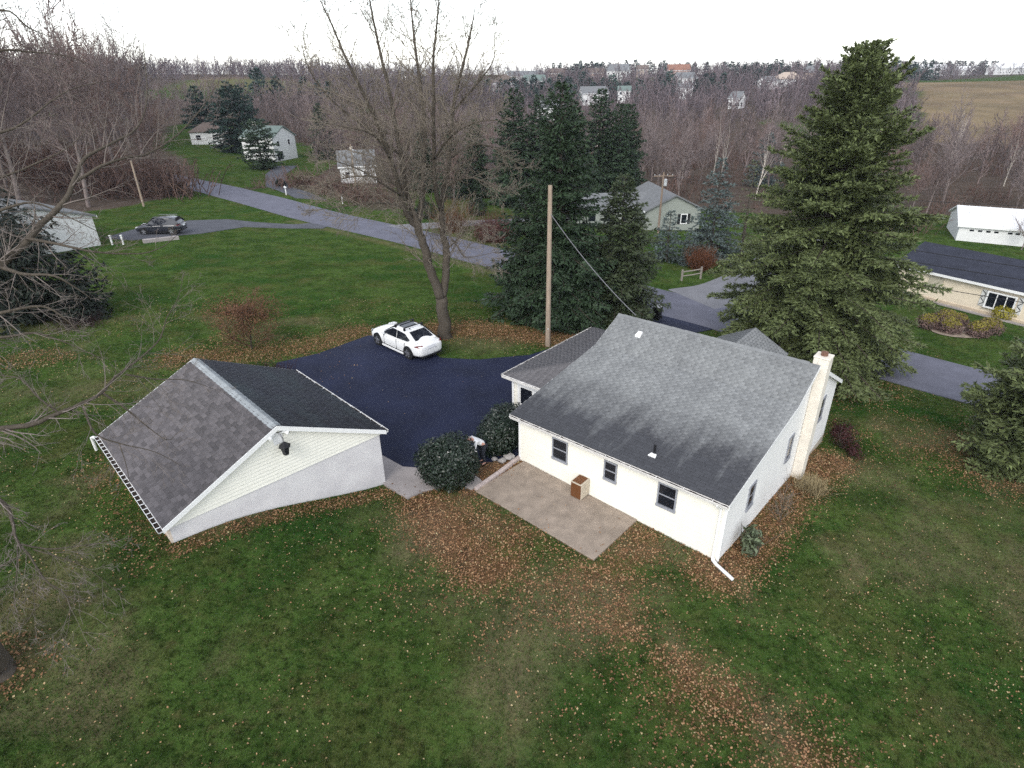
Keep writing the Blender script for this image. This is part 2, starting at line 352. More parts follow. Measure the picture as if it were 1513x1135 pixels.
WOODS = [   # patches of leafless wood, outer lines in plan
    [(-200, 60), (-58, 70), (-50, 80), (-48, 92), (-57, 116), (-66, 132), (-82, 150), (-95, 190), (-260, 215)],          # left
    [(-34, 108), (-22, 103), (-10, 100), (2, 97), (12, 102), (12, 150), (10, 215), (-30, 250), (-90, 255), (-78, 190), (-48, 158), (-36, 140)],  # centre
    [(20, 99), (32, 90), (46, 84), (64, 88), (84, 92), (150, 92), (185, 125), (120, 170), (92, 205), (88, 262), (20, 300), (12, 220), (14, 150)],   # right
    [(-260, 360), (-60, 380), (-50, 470), (-300, 520)], [(-40, 300), (20, 310), (100, 285), (190, 330), (215, 420), (130, 475), (60, 480), (-40, 400)],
    [(-640, 560), (-460, 545), (-150, 555), (150, 540), (480, 560), (640, 640), (300, 625), (-150, 635), (-480, 630), (-680, 640)], [(-420, 205), (-150, 215), (-165, 330), (-200, 420), (-420, 430)], [(-96, 188), (-78, 188), (-48, 160), (-60, 258), (-190, 260), (-180, 212)], [(90, 262), (112, 178), (148, 240), (182, 300), (200, 368), (150, 340), (100, 290)], [(-470, 296), (-155, 296), (-180, 402), (-205, 545), (-500, 545)], [(-92, 262), (-45, 262), (-40, 400), (-40, 545), (-200, 545), (-176, 406), (-104, 404)], [(130, 420), (215, 420), (300, 470), (420, 545), (130, 545)], [(20, 238), (94, 238), (114, 300), (104, 330), (20, 335), (-42, 335), (-46, 250)],
]
def woodmask(x, y):
    a = np.zeros(len(x), bool)
    for p in WOODS: a |= inside(p, x, y)
    return a
CORN = [(112, 172), (150, 140), (260, 150), (420, 330), (400, 372), (205, 372), (185, 300), (150, 240)]
HAY = [(-150, 296), (-95, 300), (-104, 402), (-176, 402)]
ROUGH = [(-44, 96), (-38, 99), (-27, 92), (-18, 82), (-13, 86), (-22, 102), (-34, 107)]
lit = litter(gx, gy); wd = woodmask(gx, gy).astype(float); fd = inside(CORN, gx, gy).astype(float)*(.75+.25*vnoise(gx, gy, 9, 5))
wd = np.maximum(wd, .8*inside(ROUGH, gx, gy))
fd = np.maximum(fd, .35*inside(HAY, gx, gy))
verge = 1-sm(np.abs(dist_line(ROAD, gx, gy)-4.1), .1, .9); fd = np.maximum(fd, .32*verge*(gx < 4)*(gy < 74))
tn = sm(vnoise(gx, gy, 3.1, 41)*.6+vnoise(gx, gy, .9, 42)*.4, .42, .75)
fd = np.maximum(fd, tn*(.34*sm(-gx, 9, 14)*(gy > 17)*(gy < 37)+.34*sm(gx, 10, 14)*(gy < 31)*(gy > 12)+.40*(gy < 22)*(gx < 12))*(gx > -40)*(gx < 30))
fd = np.maximum(fd, .30*(1-sm(np.hypot(gx+1.5, gy-33.2), 1.2, 3.2))*(gy < 33.4))
idx = np.arange(len(gx)).reshape(GX.shape)
Fg = np.stack([idx[:-1, :-1], idx[:-1, 1:], idx[1:, 1:], idx[1:, :-1]], -1).reshape(-1, 4)
MAT_LAWN = lawn_material()
def region(me, r, g, b):
    at = me.attributes.new('region', 'FLOAT_COLOR', 'POINT')
    at.data.foreach_set('color', np.stack([r, g, b, np.ones_like(r)], 1).astype(np.float32).ravel())
gr = fast('ground', np.stack([gx, gy, gz], 1), Fg, MAT_LAWN, smooth=True, kind='structure')
region(gr.data, lit, wd, fd)

# ------------------------------------------------------------------ paved sheets draped on the ground
def gmesh(x, y):
    """height of the ground sheet itself (bilinear in its own cells)"""
    x = np.asarray(x, float); y = np.asarray(y, float)
    i = np.clip(np.searchsorted(xs, x)-1, 0, len(xs)-2); j = np.clip(np.searchsorted(ys, y)-1, 0, len(ys)-2)
    u = (x-xs[i])/(xs[i+1]-xs[i]); v = (y-ys[j])/(ys[j+1]-ys[j]); Z = gz.reshape(GX.shape)
    return (Z[j, i]*(1-u)+Z[j, i+1]*u)*(1-v)+(Z[j+1, i]*(1-u)+Z[j+1, i+1]*u)*v
def draped(name, poly, material, lift=.03, step=.6, thick=.12, **kw):
    bm = bmesh.new(); bm.faces.new([bm.verts.new((p[0], p[1], 0)) for p in poly])
    P = np.asarray(poly)
    for ax in (0, 1):
        for c in np.arange(P[:, ax].min()+step*.5, P[:, ax].max(), step):
            n = [0, 0, 0]; n[ax] = 1; q = [0, 0, 0]; q[ax] = c
            bmesh.ops.bisect_plane(bm, geom=bm.verts[:]+bm.edges[:]+bm.faces[:], plane_co=q, plane_no=n)
    bmesh.ops.recalc_face_normals(bm, faces=bm.faces)
    if sum(f.normal.z for f in bm.faces) < 0: bmesh.ops.reverse_faces(bm, faces=bm.faces)
    xy = np.array([(v.co.x, v.co.y) for v in bm.verts]); z = gmesh(xy[:, 0], xy[:, 1])+lift
    for v, q in zip(bm.verts, z): v.co.z = q
    be = [e for e in bm.edges if e.is_boundary]
    ex = bmesh.ops.extrude_edge_only(bm, edges=be)
    for g in ex['geom']:
        if isinstance(g, bmesh.types.BMVert): g.co.z -= thick
    me = bpy.data.meshes.new(name); bm.to_mesh(me); bm.free(); me.materials.append(material)
    return put(bpy.data.objects.new(name, me), **kw)
def strip(line, half):
    """polygon round a centre line"""
    P = np.asarray(line, float); T = np.gradient(P, axis=0); T /= np.linalg.norm(T, axis=1)[:, None]; Nn = np.stack([-T[:, 1], T[:, 0]], 1)
    h = np.asarray(half, float).reshape(-1, 1) if hasattr(half, '__len__') else half
    return [tuple(p) for p in P+Nn*h]+[tuple(p) for p in (P-Nn*h)[::-1]]
def smooth_line(P, k=6):
    P = np.asarray(P, float); out = []
    Q = np.concatenate([[2*P[0]-P[1]], P, [2*P[-1]-P[-2]]])
    for i in range(1, len(Q)-2):
        for t in np.linspace(0, 1, k, endpoint=False):
            out.append(.5*((2*Q[i])+(-Q[i-1]+Q[i+1])*t+(2*Q[i-1]-5*Q[i]+4*Q[i+1]-Q[i+2])*t*t+(-Q[i-1]+3*Q[i]-3*Q[i+1]+Q[i+2])*t**3))
    return np.array(out+[P[-1]])
M_ROAD = mat('road_asphalt', (.120, .122, .155), rough=.9, var=.16, scale=.8, detail=8, bump=.3, bscale=40)
M_SEAL = mat('sealed_asphalt', (.0120, .0160, .040), rough=.8, var=.3, scale=.45, detail=7, bump=.35, bscale=45, spec=.22)
M_OLD = mat('old_asphalt', (.075, .078, .092), rough=.9, var=.2, scale=.7, detail=8, bump=.3, bscale=40)
M_PALE = mat('pale_drive', (.185, .185, .20), rough=.92, var=.15, scale=.7, detail=8, bump=.3, bscale=40)
M_CONC = mat('walk_concrete', (.32, .29, .28), rough=.9, var=.14, scale=1.6, detail=7, bump=.2, bscale=40)
M_PATIO = mat('patio_concrete', (.275, .224, .180), rough=.9, var=.24, scale=1.9, detail=8, bump=.25, bscale=30)
road_c = smooth_line(ROAD)
draped('road', strip(road_c, 3.15), M_ROAD, lift=.05, step=1.2, thick=.25, kind='structure')
draped('side_road', strip(smooth_line(SIDE), 2.6), M_PALE, lift=.054, step=1.2, thick=.25, kind='structure')
draped('driveway', DRIVE, M_SEAL, lift=.045, step=.6, thick=.15, kind='structure')
draped('neighbour_driveway', LDRIVE, M_OLD, lift=.046, step=1.2, thick=.2, kind='structure')
draped('far_driveway', WDRIVE, M_OLD, lift=.06, step=1.5, thick=.3, kind='structure')
draped('gravel_drive', EDRIVE, M_PALE, lift=.06, step=1.5, thick=.3, kind='structure')
draped('concrete_walk', WALK, M_CONC, lift=.10, step=.6, thick=.16, kind='structure')
pp = [(p[0], p[1], gmesh(p[0], p[1])+.07) for p in PATIO]
mb = MB(); n = len(pp); mb.add(pp+[(x, y, z-.3) for x, y, z in pp], [(0, 1, 2, 3)]+[(i, (i+1) % 4, 4+(i+1) % 4, 4+i) for i in range(4)])
mb.build('patio', M_PATIO, kind='structure', bevel=.015)
# ------------------------------------------------------------------ building helpers
M_WHITE = mat('white_siding_warm_light', (.80, .775, .69), rough=.55, var=.035, scale=2.5, detail=6, spec=.4)  # warm light on the camera-facing walls is put into this cream tone
M_WHITE2 = mat('white_siding_cool_light', (.79, .78, .76), rough=.55, var=.04, scale=1.2, detail=6, spec=.4)  # same siding; cooler light on the other walls is put into the colour
M_TRIM = mat('white_trim', (.80, .80, .79), rough=.45, var=.03, scale=5, spec=.4)
M_GUT = mat('gutter_metal', (.68, .66, .63), rough=.45, var=.12, scale=3, detail=6, spec=.4)
M_DEBRIS = mat('leaf_debris', (.028, .019, .014), rough=.95, var=.5, scale=12, detail=4, bump=.6)
M_GLASS = mat('window_glass', (.010, .012, .017), rough=.08, var=.3, scale=2, spec=.5)
M_SASH = mat('grey_sash', (.26, .27, .30), rough=.5, var=.06, spec=.4)
M_FOUND = mat('foundation', (.42, .37, .30), rough=.9, var=.12, scale=3, detail=6, bump=.2)
M_STUCCO = mat('grey_stucco', (.60, .58, .59), rough=.92, var=.07, scale=1.1, detail=9, bump=.25, bscale=45, col2=(.68, .665, .66))
M_CREAM = mat('cream_vinyl', (.78, .765, .685), rough=.5, var=.03, scale=2, spec=.4)
M_CHIM = mat('painted_block', (.68, .63, .55), rough=.9, var=.10, scale=3.5, detail=7, bump=.25, bscale=14)
M_FLUE = mat('clay_flue', (.16, .085, .06), rough=.9, var=.3, scale=9)
M_BLACK = mat('black_metal', (.012, .012, .014), rough=.45, var=.2)
M_RCAP = mat('ridge_cap_shingle', (.27, .29, .30), rough=.85, var=.15, scale=5, bump=.3, rnd=.14)

class Frame:
    """wall plane: P(x, d, z) = origin + x*ex + d*normal + z up (local coordinates of the building)"""
    def __init__(s, o, ex, n): s.o, s.ex, s.n = Vector(o), Vector(ex), Vector(n)
    def __call__(s, x, d, z): return s.o+s.ex*x+s.n*d+Vector((0, 0, z))
def lap_wall(parent, fr, z0, z1, step, xlim, material, name='siding_board', proud=.012, xmin=None):
    z = z0
    while z < z1-.01:
        t = min(z+step, z1); a0, b0 = xlim(z); a1, b1 = xlim(t)
        if b0-a0 > .05:
            a1 = min(max(a1, a0), b0); b1 = max(min(b1, b0), a1)
            m = MB(); m.add([fr(a0, -.02, z), fr(b0, -.02, z), fr(b1, -.02, t), fr(a1, -.02, t), fr(a0, proud, z), fr(b0, proud, z), fr(b1, proud*.25, t), fr(a1, proud*.25, t)],
                [(0, 3, 2, 1), (4, 5, 6, 7), (0, 1, 5, 4), (1, 2, 6, 5), (2, 3, 7, 6), (3, 0, 4, 7)])
            m.build(name, material, parent)
        z = t
def window(parent, fr, x0, x1, z0, z1, frame=M_SASH, glass=M_GLASS, rail=True, cas=.055, depth=.05, mull=(), sill=.10):
    m = MB(); b = lambda a, c, d0, d1, e, f: m.obox(fr(a, d0, e), fr.ex*(c-a), fr.n*(d1-d0), (0, 0, f-e))
    d0, d1 = -.01, depth
    b(x0, x0+cas, d0, d1, z0+sill, z1); b(x1-cas, x1, d0, d1, z0+sill, z1); b(x0+cas, x1-cas, d0, d1, z1-cas, z1); b(x0-.01, x1+.01, d0, d1+.02, z0, z0+sill)
    o = m.build('window', frame, parent)
    xi0, xi1, zi0, zi1 = x0+cas, x1-cas, z0+sill, z1-cas; zm = (zi0+zi1)/2
    xsplit = [xi0]+list(mull)+[xi1]
    for a in mull:
        m = MB(); b2 = m.obox(fr(a-.03, d0, zi0), fr.ex*.06, fr.n*(depth*.7), (0, 0, zi1-zi0)); m.build('mullion', frame, o)
    for a, c in zip(xsplit[:-1], xsplit[1:]):
        for e, f in (((zi0, zm), (zm, zi1)) if rail else ((zi0, zi1),)):
            m = MB(); m.obox(fr(a, -.012, e), fr.ex*(c-a), fr.n*.034, (0, 0, f-e)); m.build('pane', glass, o)
    if rail:
        m = MB(); m.obox(fr(xi0, d0, zm-.025), fr.ex*(xi1-xi0), fr.n*(depth*.75), (0, 0, .05)); m.build('meeting_rail', frame, o)
    return o

def tab_geom(u, v, nrm, w_, e, th=.011):
    """wedge tab: butt edge thick, head edge flush; returns 8 verts"""
    return None
def shingles(parent, o, u, v, width, length, mats, tabw=.30, exp=.145, nparts=0, lim=None, seed=1, gap=.012, th=.013, only_stuff=False):
    """tabs laid in staggered courses on the plane o + a*u + s*v; the lowest courses are single objects, the rest one mesh"""
    o, u, v = Vector(o), Vector(u).normalized(), Vector(v).normalized(); nrm = u.cross(v)
    r = np.random.default_rng(seed); rows = int(length/exp)+1; A = []
    for k in range(rows):
        s0 = k*exp; s1 = min(s0+exp+.03, length); off = (k % 2)*tabw*.5+(k*37 % 5)*.02-tabw
        lo, hi = lim(s0+.5*exp) if lim else (0, width)
        x = lo+off-math.floor(off/tabw)*tabw-tabw
        while x < hi:
            a, b = max(x, lo), min(x+tabw-gap, hi)
            if b-a > .03 and s1-s0 > .03: A.append((a, b, s0, s1, k, abs(b-a-(tabw-gap)) < 1e-6 and abs(s1-s0-exp-.03) < 1e-6))
            x += tabw
    tints = r.random(len(A)); done = 0; stuff = []
    if nparts:
        protos = []
        for q in range(6):
            W = tabw-gap; L_ = exp+.03
            Vv = [(0, 0, 0), (W, 0, 0), (W, L_, 0), (0, L_, 0), (0, 0, th), (W, 0, th), (W, L_, .002), (0, L_, .002)]
            me = bpy.data.meshes.new('shingle'); me.from_pydata(Vv, [], [(4, 5, 6, 7), (0, 1, 5, 4), (1, 2, 6, 5), (3, 0, 4, 7)]); me.update(); me.materials.append(mats)
            at = me.attributes.new('tint', 'FLOAT', 'POINT'); at.data.foreach_set('value', np.full(8, (q+.5)/6, np.float32)); protos.append(me)
        M0 = Matrix((u, v, nrm)).transposed().to_4x4()
    for (a, b, s0, s1, k, full), t in zip(A, tints):
        if full and done < nparts:
            ob = bpy.data.objects.new('shingle', protos[int(t*5.999)]); mm = M0.copy(); mm.translation = o+u*a+v*s0; ob.matrix_local = mm
            put(ob, parent); done += 1
        else: stuff.append((a, b, s0, s1, t))
    if stuff:
        T = np.array(stuff); n = len(T); O, U, Vv, Nn = map(np.array, (o, u, v, nrm))
        def P(x, s, h): return O+x[:, None]*U+s[:, None]*Vv+(h*np.ones(n))[:, None]*Nn
        a, b, s0, s1, t = T.T
        V = np.stack([P(a, s0, 0.), P(b, s0, 0.), P(a, s0, th), P(b, s0, th), P(b, s1, .002), P(a, s1, .002)], 1)
        base = np.arange(n)[:, None]*6
        F = np.concatenate([base+np.array([[2, 3, 4, 5]]), base+np.array([[0, 1, 3, 2]])]); F3 = np.concatenate([base+np.array([[1, 4, 3]]), base+np.array([[0, 2, 5]])])
        fast('shingles', V.reshape(-1, 3), [F, F3], mats, parent, tint=np.repeat(t, 6), kind='stuff')
def slab(parent, name, o, u, v, width, length, th, material, pts=None):
    o, u, v = Vector(o), Vector(u).normalized(), Vector(v).normalized(); n = u.cross(v)
    P = pts or [(0, 0), (width, 0), (width, length), (0, length)]
    m = MB(); m.prism([o+u*a+v*b-n*(th+.002) for a, b in P], n*th); return m.build(name, material, parent)

# ------------------------------------------------------------------ the white house
house = thing('house', (HO[0], HO[1], 0), 'low white bungalow with a weathered grey shingle roof, block chimney and concrete patio', 'house', HYAW)
M_HROOF = roof_material('house_shingle', (.226, .233, .234), (.042, .043, .050), (HO[0], HO[1], 0), HYAW, 1.0)
M_WROOF = roof_material('wing_shingle', (.115, .110, .115), (.05, .048, .05), (HO[0], HO[1], 0), HYAW, .25)
Lh, Dh = 8.4, 12.28
PROF = [(-.3, 2.2), (5.6, 3.12), (7.46, 4.02), (12.58, 1.40)]
def roofz(y):
    for (a, za), (b, zb) in zip(PROF[:-1], PROF[1:]):
        if y <= b: return za+(zb-za)*(y-a)/(b-a)
    return PROF[-1][1]
def roof_y(z):          # depth range in which the wall stays under the roof at height z
    lo = 0.
    if z > roofz(0)-.14:
        for (a, za), (b, zb) in zip(PROF[:2], PROF[1:3]):
            za -= .14; zb -= .14
            if za <= z <= zb: lo = a+(b-a)*(z-za)/(zb-za)
    (a, za), (b, zb) = PROF[2], PROF[3]
    hi = min(Dh, a+(b-a)*(z+.14-za)/(zb-za)); return (max(lo, 0.), max(hi, lo))
zr = 3.80
# wall cores
core = [(0, -.9), (0, roofz(0)-.16), (5.6, 2.96), (7.46, 3.86), (Dh, roofz(Dh)-.16), (Dh, -2.4)]
m = MB(); m.prism([(.03, y+(.03 if y == 0 else 0), z) for y, z in core], (Lh-.06, 0, 0)); m.build('wall', M_WHITE2, house)
fN = Frame((0, 0, 0), (1, 0, 0), (0, -1, 0)); fR = Frame((Lh, 0, 0), (0, 1, 0), (1, 0, 0)); fL = Frame((0, Dh, 0), (0, -1, 0), (-1, 0, 0))
lap_wall(house, fN, -.55, 2.06, .20, lambda z: (0, Lh), M_WHITE)
lap_wall(house, fR, -1.35, 3.85, .20, roof_y, M_WHITE2)
lap_wall(house, fL, -.6, 3.85, .20, lambda z: (Dh-roof_y(z)[1], Dh-roof_y(z)[0]), M_WHITE2)
m = MB(); m.box(.05, Lh+.014, 7.9, Dh+.02, -2.6, -1.35); m.build('foundation', M_FOUND, house)
for fr, x in ((fN, 0), (fN, Lh)):
    m = MB(); m.obox(fr(x-.045, -.03, -.6), (.09, 0, 0), (0, -.055, 0), (0, 0, 2.66)); m.build('corner_board', M_TRIM, house)
# roof planes
roof = None
x0, x1 = -.25, Lh+.15
for k, ((a, za), (b, zb)) in enumerate(zip(PROF[:-1], PROF[1:])):
    if k < 2: o, u, v = (x0, a, za), (1, 0, 0), (0, b-a, zb-za)
    else: o, u, v = (x1, b, zb), (-1, 0, 0), (0, a-b, za-zb)
    ln = math.hypot(b-a, zb-za)
    r_ = slab(house, 'roof', o, u, v, x1-x0, ln, .13, M_HROOF)
    shingles(r_, o, u, v, x1-x0, ln, M_HROOF, nparts=300 if k == 0 else 0, seed=k+3, tabw=.31, exp=.148)
caps = []
me = bpy.data.meshes.new('ridge_cap'); me.from_pydata([(-.16, -.13, -.07), (.16, -.13, -.07), (.16, 0, .012), (-.16, 0, .012), (.16, .13, -.075), (-.16, .13, -.075)], [], [(0, 1, 2, 3), (3, 2, 4, 5)]); me.materials.append(M_HROOF)
at = me.attributes.new('tint', 'FLOAT', 'POINT'); at.data.foreach_set('value', np.full(6, .6, np.float32))
for k in range(28):
    o = bpy.data.objects.new('ridge_cap', me); o.location = (x0+.15+k*.30, 7.46, 4.045+.006*(k % 2)); o.rotation_euler = (0, R(1.5), 0); put(o, house)
# rakes, fascia, gutters
for x in (x0-.012, x1-.013):
    for (a, za), (b, zb) in zip(PROF[:-1], PROF[1:]):
        m = MB(); m.prism([(x, a, za-.18), (x, b, zb-.18), (x, b, zb-.005), (x, a, za-.005)], (.025, 0, 0)); m.build('rake_board', M_TRIM, house)
m = MB(); m.box(x0, x1, -.29, -.27, 1.98, 2.185); m.build('fascia_board', M_TRIM, house)
m = MB(); m.box(x0, x1, -.27, .0, 1.985, 2.0); m.build('soffit', M_TRIM, house)
def gutter(parent, fr, xa, xb, zt, w_=.12, h=.10, material=M_GUT, strap=M_GUT, n=12, hang=True, deb=M_DEBRIS):
    m = MB(); t = .012; P = [(0, 0), (0, -h), (w_*.8, -h), (w_, -.02), (w_, 0), (w_-t, 0), (w_-t, -.02), (w_*.78, -h+t), (t, -h+t), (t, 0)]
    m.prism([fr(xa, d, zt+z) for d, z in P], fr.ex*(xb-xa)); g = m.build('gutter', material, parent)
    m = MB(); k = int((xb-xa)/.12); rr = random.Random(5)
    top = [[fr(xa+(xb-xa)*i/k, d, zt-.035+rr.uniform(-.02, .02)) for d in (.014, w_-.016)] for i in range(k+1)]
    for i in range(k): m.quad(top[i][0], top[i][1], top[i+1][1], top[i+1][0])
    m.build('leaf_debris', deb, g)
    if hang:
        for i in range(n):
            x = xa+(xb-xa)*(i+.5)/n; m = MB(); m.obox(fr(x-.013, -.005, zt+.001), fr.ex*.026, fr.n*(w_+.008), (0, 0, .012)); m.build('gutter_strap', strap, g)
    return g
fg = Frame((0, -.29, 0), (1, 0, 0), (0, -1, 0))
gutter(house, fg, x0+.05, x1-.02, 2.17, n=9)
fg2 = Frame((Lh, 12.6, 0), (-1, 0, 0), (0, 1, 0)); gutter(house, fg2, -.1, Lh+.2, 1.37, n=9)
# downspout at the near right corner with its long outlet
m = MB(); m.tube([(8.20, -.37, 2.08), (8.20, -.33, 1.98), (8.24, -.09, 1.80), (8.25, -.07, 1.6), (8.25, -.07, -.20)], .042, 6)
o_ = m.build('downspout', M_TRIM, house)
m = MB(); m.tube([(8.25, -.07, -.20), (8.30, -.14, -.26), (8.45, -.22, -.30), (9.13, -.52, gmesh(*h2w(9.13, -.52))+.09)], .058, 6); m.build('outlet_pipe', M_TRIM, o_)
# windows
for a, b in ((1.62, 2.34), (3.93, 4.47), (6.06, 6.76)):
    z0, z1 = (.80, 1.78) if b-a > .6 else (.90, 1.74)
    window(house, fN, a, b, z0, z1)
for a, b, z0, z1 in ((1.95, 2.55, .45, 1.50), (5.85, 6.42, .36, 1.52), (9.9, 10.55, .25, 1.46)):
    window(house, fR, a, b, z0, z1)
# chimney on the gable
ch = MB(); ch.box(Lh+.016, Lh+.40, 7.50, 8.06, -2.0, 4.26); ch.box(Lh-.16, Lh+.016, 7.50, 8.06, 3.5, 4.26); chim = ch.build('chimney', M_CHIM, house, bevel=.015)
m = MB(); m.box(Lh-.18, Lh+.42, 7.48, 8.08, 4.26, 4.32); m.build('chimney_cap', M_CHIM, chim, bevel=.02)
m = MB(); m.tube([(Lh+.12, 7.78, 4.31), (Lh+.12, 7.78, 4.46)], .13, 12); m.build('flue', M_FLUE, chim)
# roof vents
def vent(x, y, s=.16):
    z = roofz(y); sl = .156 if y < 5.6 else .484
    m = MB(); m.prism([(x-s, y-s, z-s*sl+.012), (x+s, y-s, z-s*sl+.012), (x+s*.8, y+s, z+s*sl+.012), (x-s*.8, y+s, z+s*sl+.012)], (0, 0, .09)); m.build('roof_vent', M_TRIM, house, bevel=.01)
vent(1.31, 6.63, .13)
m = MB(); m.tube([(5.52, .55, 2.3), (5.52, .55, 2.72)], .045, 10); pv = m.build('vent_pipe', M_BLACK, house)
m = MB(); m.prism([(5.38, .36, 2.320), (5.66, .36, 2.320), (5.62, .52, 2.345), (5.42, .52, 2.345)], (0, 0, .035)); m.build('vent_flashing', M_TRIM, pv)

# side wing with the door (lean-to hip roof against the gable)
wx = -2.42; za_ = 2.2; sl = .2
m = MB(); m.prism([(wx, 2.42), (-.02, 2.42), (-.02, 8.9), (wx, 8.9)] and [(wx, 2.42, -.3), (-.02, 2.42, -.3), (-.02, 8.9, -.3), (wx, 8.9, -.3)], (0, 0, 2.44)); m.build('wing_wall', M_WHITE2, house)
fW = Frame((wx, 2.42, 0), (1, 0, 0), (0, -1, 0)); fW2 = Frame((wx, 8.9, 0), (0, -1, 0), (-1, 0, 0))
lap_wall(house, fW, -.2, 2.1, .2, lambda z: (0, .32), M_WHITE); lap_wall(house, fW, -.2, 2.1, .2, lambda z: (1.42, 2.4), M_WHITE)
lap_wall(house, fW, 1.92, 2.14, .22, lambda z: (.32, 1.42), M_WHITE)
lap_wall(house, fW2, -.2, 2.1, .2, lambda z: (0, 6.48), M_WHITE2)
m = MB(); m.obox(fW(.32, -.02, -.1), (1.1, 0, 0), (0, -.05, 0), (0, 0, 2.02)); dr = m.build('door', M_TRIM, house)
m = MB(); m.obox(fW(.50, .052, .95), (.62, 0, 0), (0, -.012, 0), (0, 0, .78)); m.build('door_glass', M_GLASS, dr)
m = MB(); m.tube([fW(.44, .06, .95), fW(.44, .11, .95), fW(.44, .11, .85)], .018, 6); m.build('door_handle', M_BLACK, dr)
for a in (0., .32, 1.42):
    m = MB(); m.obox(fW(a, -.02, -.2), (.10, 0, 0), (0, -.075, 0), (0, 0, 2.32)); m.build('door_post', M_TRIM, house)
ew = 2.72; y0w, y1w = 2.12, 9.2
nearp = [(-ew, y0w, za_), (-.01, y0w, za_), (-.01, y0w+ew, za_+sl*ew)]
leftp = [(-ew, y0w, za_), (-.01, y0w+ew, za_+sl*ew), (-.01, y1w-ew*.4, za_+sl*ew), (-ew, y1w, za_)]
farp = [(-ew, y1w, za_), (-.01, y1w-ew*.4, za_+sl*ew), (-.01, y1w, za_)]
for P, seed in ((nearp, 21), (leftp, 22), (farp, 23)):
    m = MB(); m.prism([Vector(p)-Vector((0, 0, .10)) for p in P], (0, 0, .097)); m.build('wing_roof', M_WROOF, house)
n_ = math.sqrt(1+sl*sl)
wr = house.children[-3]
shingles(wr, nearp[0], (1, 0, 0), (0, 1, sl), ew, ew*n_, M_WROOF, lim=lambda s: (min(s/n_, ew), ew-.0), seed=31)
shingles(wr, (-ew, y1w, za_), (0, -1, 0), (1, 0, sl), y1w-y0w, ew*n_, M_WROOF, lim=lambda s: (.4*s/n_, y1w-y0w-s/n_), seed=32)
m = MB(); m.box(-ew-.02, .0, y0w-.02, y0w, za_-.16, za_-.01); m.box(-ew-.02, -ew, y0w, y1w, za_-.16, za_-.01); m.build('wing_fascia', M_TRIM, house)
gutter(house, Frame((-ew, y0w-.02, 0), (1, 0, 0), (0, -1, 0)), 0, ew-.02, za_-.01, n=4, w_=.09)
gutter(house, Frame((-ew-.02, y1w, 0), (0, -1, 0), (-1, 0, 0)), 0, y1w-y0w, za_-.01, n=8, w_=.09)
# entry gable on the road side
px0, px1, pxm, py1, ze_, zr_ = 2.1, 5.7, 3.9, 14.0, 1.36, 2.32
for s, (xa, xb) in ((0, (px0, pxm)), (1, (px1, pxm))):
    ln = math.hypot(xb-xa, zr_-ze_); y_lo = 9.6
    if s: o, u, v = (xa, y_lo, ze_), (0, 1, 0), (xb-xa, 0, zr_-ze_)
    else: o, u, v = (xa, py1, ze_), (0, -1, 0), (xb-xa, 0, zr_-ze_)
    r_ = slab(house, 'porch_roof', o, u, v, py1-y_lo, ln, .10, M_HROOF); shingles(r_, o, u, v, py1-y_lo, ln, M_HROOF, seed=41+s)
m = MB(); m.prism([(px0+.15, py1-.2, ze_-.1), (px1-.15, py1-.2, ze_-.1), (pxm, py1-.2, zr_-.13)], (0, -.06, 0)); m.build('porch_gable', M_WHITE2, house)
for x in (px0+.2, px1-.3):
    m = MB(); m.box(x, x+.12, py1-.35, py1-.23, -2.2, ze_-.08); m.build('porch_post', M_TRIM, house)
m = MB(); m.box(px0+.1, px1-.1, 12.3, py1-.1, -2.4, -1.25); m.build('porch_floor', M_CONC, house)

# ------------------------------------------------------------------ the garage
gar = thing('garage', (GO[0], GO[1], 0), 'low garage with brown-grey shingle roof and cream gable siding, set into the bank', 'garage', GYAW)
Wg, Dg, zeg, zrg = 7.3, 7.0, 2.573, 4.375; xm = Wg/2
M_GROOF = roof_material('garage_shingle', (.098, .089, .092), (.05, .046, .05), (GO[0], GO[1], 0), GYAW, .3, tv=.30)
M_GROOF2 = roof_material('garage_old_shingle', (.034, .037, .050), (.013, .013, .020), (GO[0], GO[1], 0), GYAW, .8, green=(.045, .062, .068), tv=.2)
m = MB(); m.prism([(.1, .12, -.5), (Wg-.1, .12, -.5), (Wg-.1, .12, 2.45), (xm, .12, zrg-.2), (.1, .12, 2.45)], (0, Dg-.3, 0)); m.build('wall', M_STUCCO, gar)
m = MB(); m.box(.085, Wg-.085, .06, .12, -.5, 2.42); m.build('stucco_wall', M_STUCCO, gar)
m = MB(); m.box(.02, .10, .065, Dg-.1, -.5, 2.44); m.build('side_wall', mat('side_stucco', (.62, .53, .44), rough=.9, var=.12, scale=2, detail=7), gar)
fG = Frame((0, .06, 0), (1, 0, 0), (0, -1, 0))
sg = (zrg-zeg)/xm
lap_wall(gar, fG, 2.40, 4.27, .125, lambda z: (max(.05, (z+.10-zeg)/sg), min(Wg-.05, Wg-(z+.10-zeg)/sg)), M_CREAM, proud=.034)
lg = math.hypot(xm+.02, zrg-zeg)
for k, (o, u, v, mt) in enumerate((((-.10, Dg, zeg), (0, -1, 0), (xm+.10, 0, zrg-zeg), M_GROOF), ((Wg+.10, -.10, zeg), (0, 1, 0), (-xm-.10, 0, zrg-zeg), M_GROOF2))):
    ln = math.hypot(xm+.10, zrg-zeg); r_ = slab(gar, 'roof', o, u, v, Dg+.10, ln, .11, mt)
    shingles(r_, o, u, v, Dg+.10, ln, mt, nparts=300 if k == 0 else 0, seed=51+k, tabw=.31, exp=.15, th=.016)
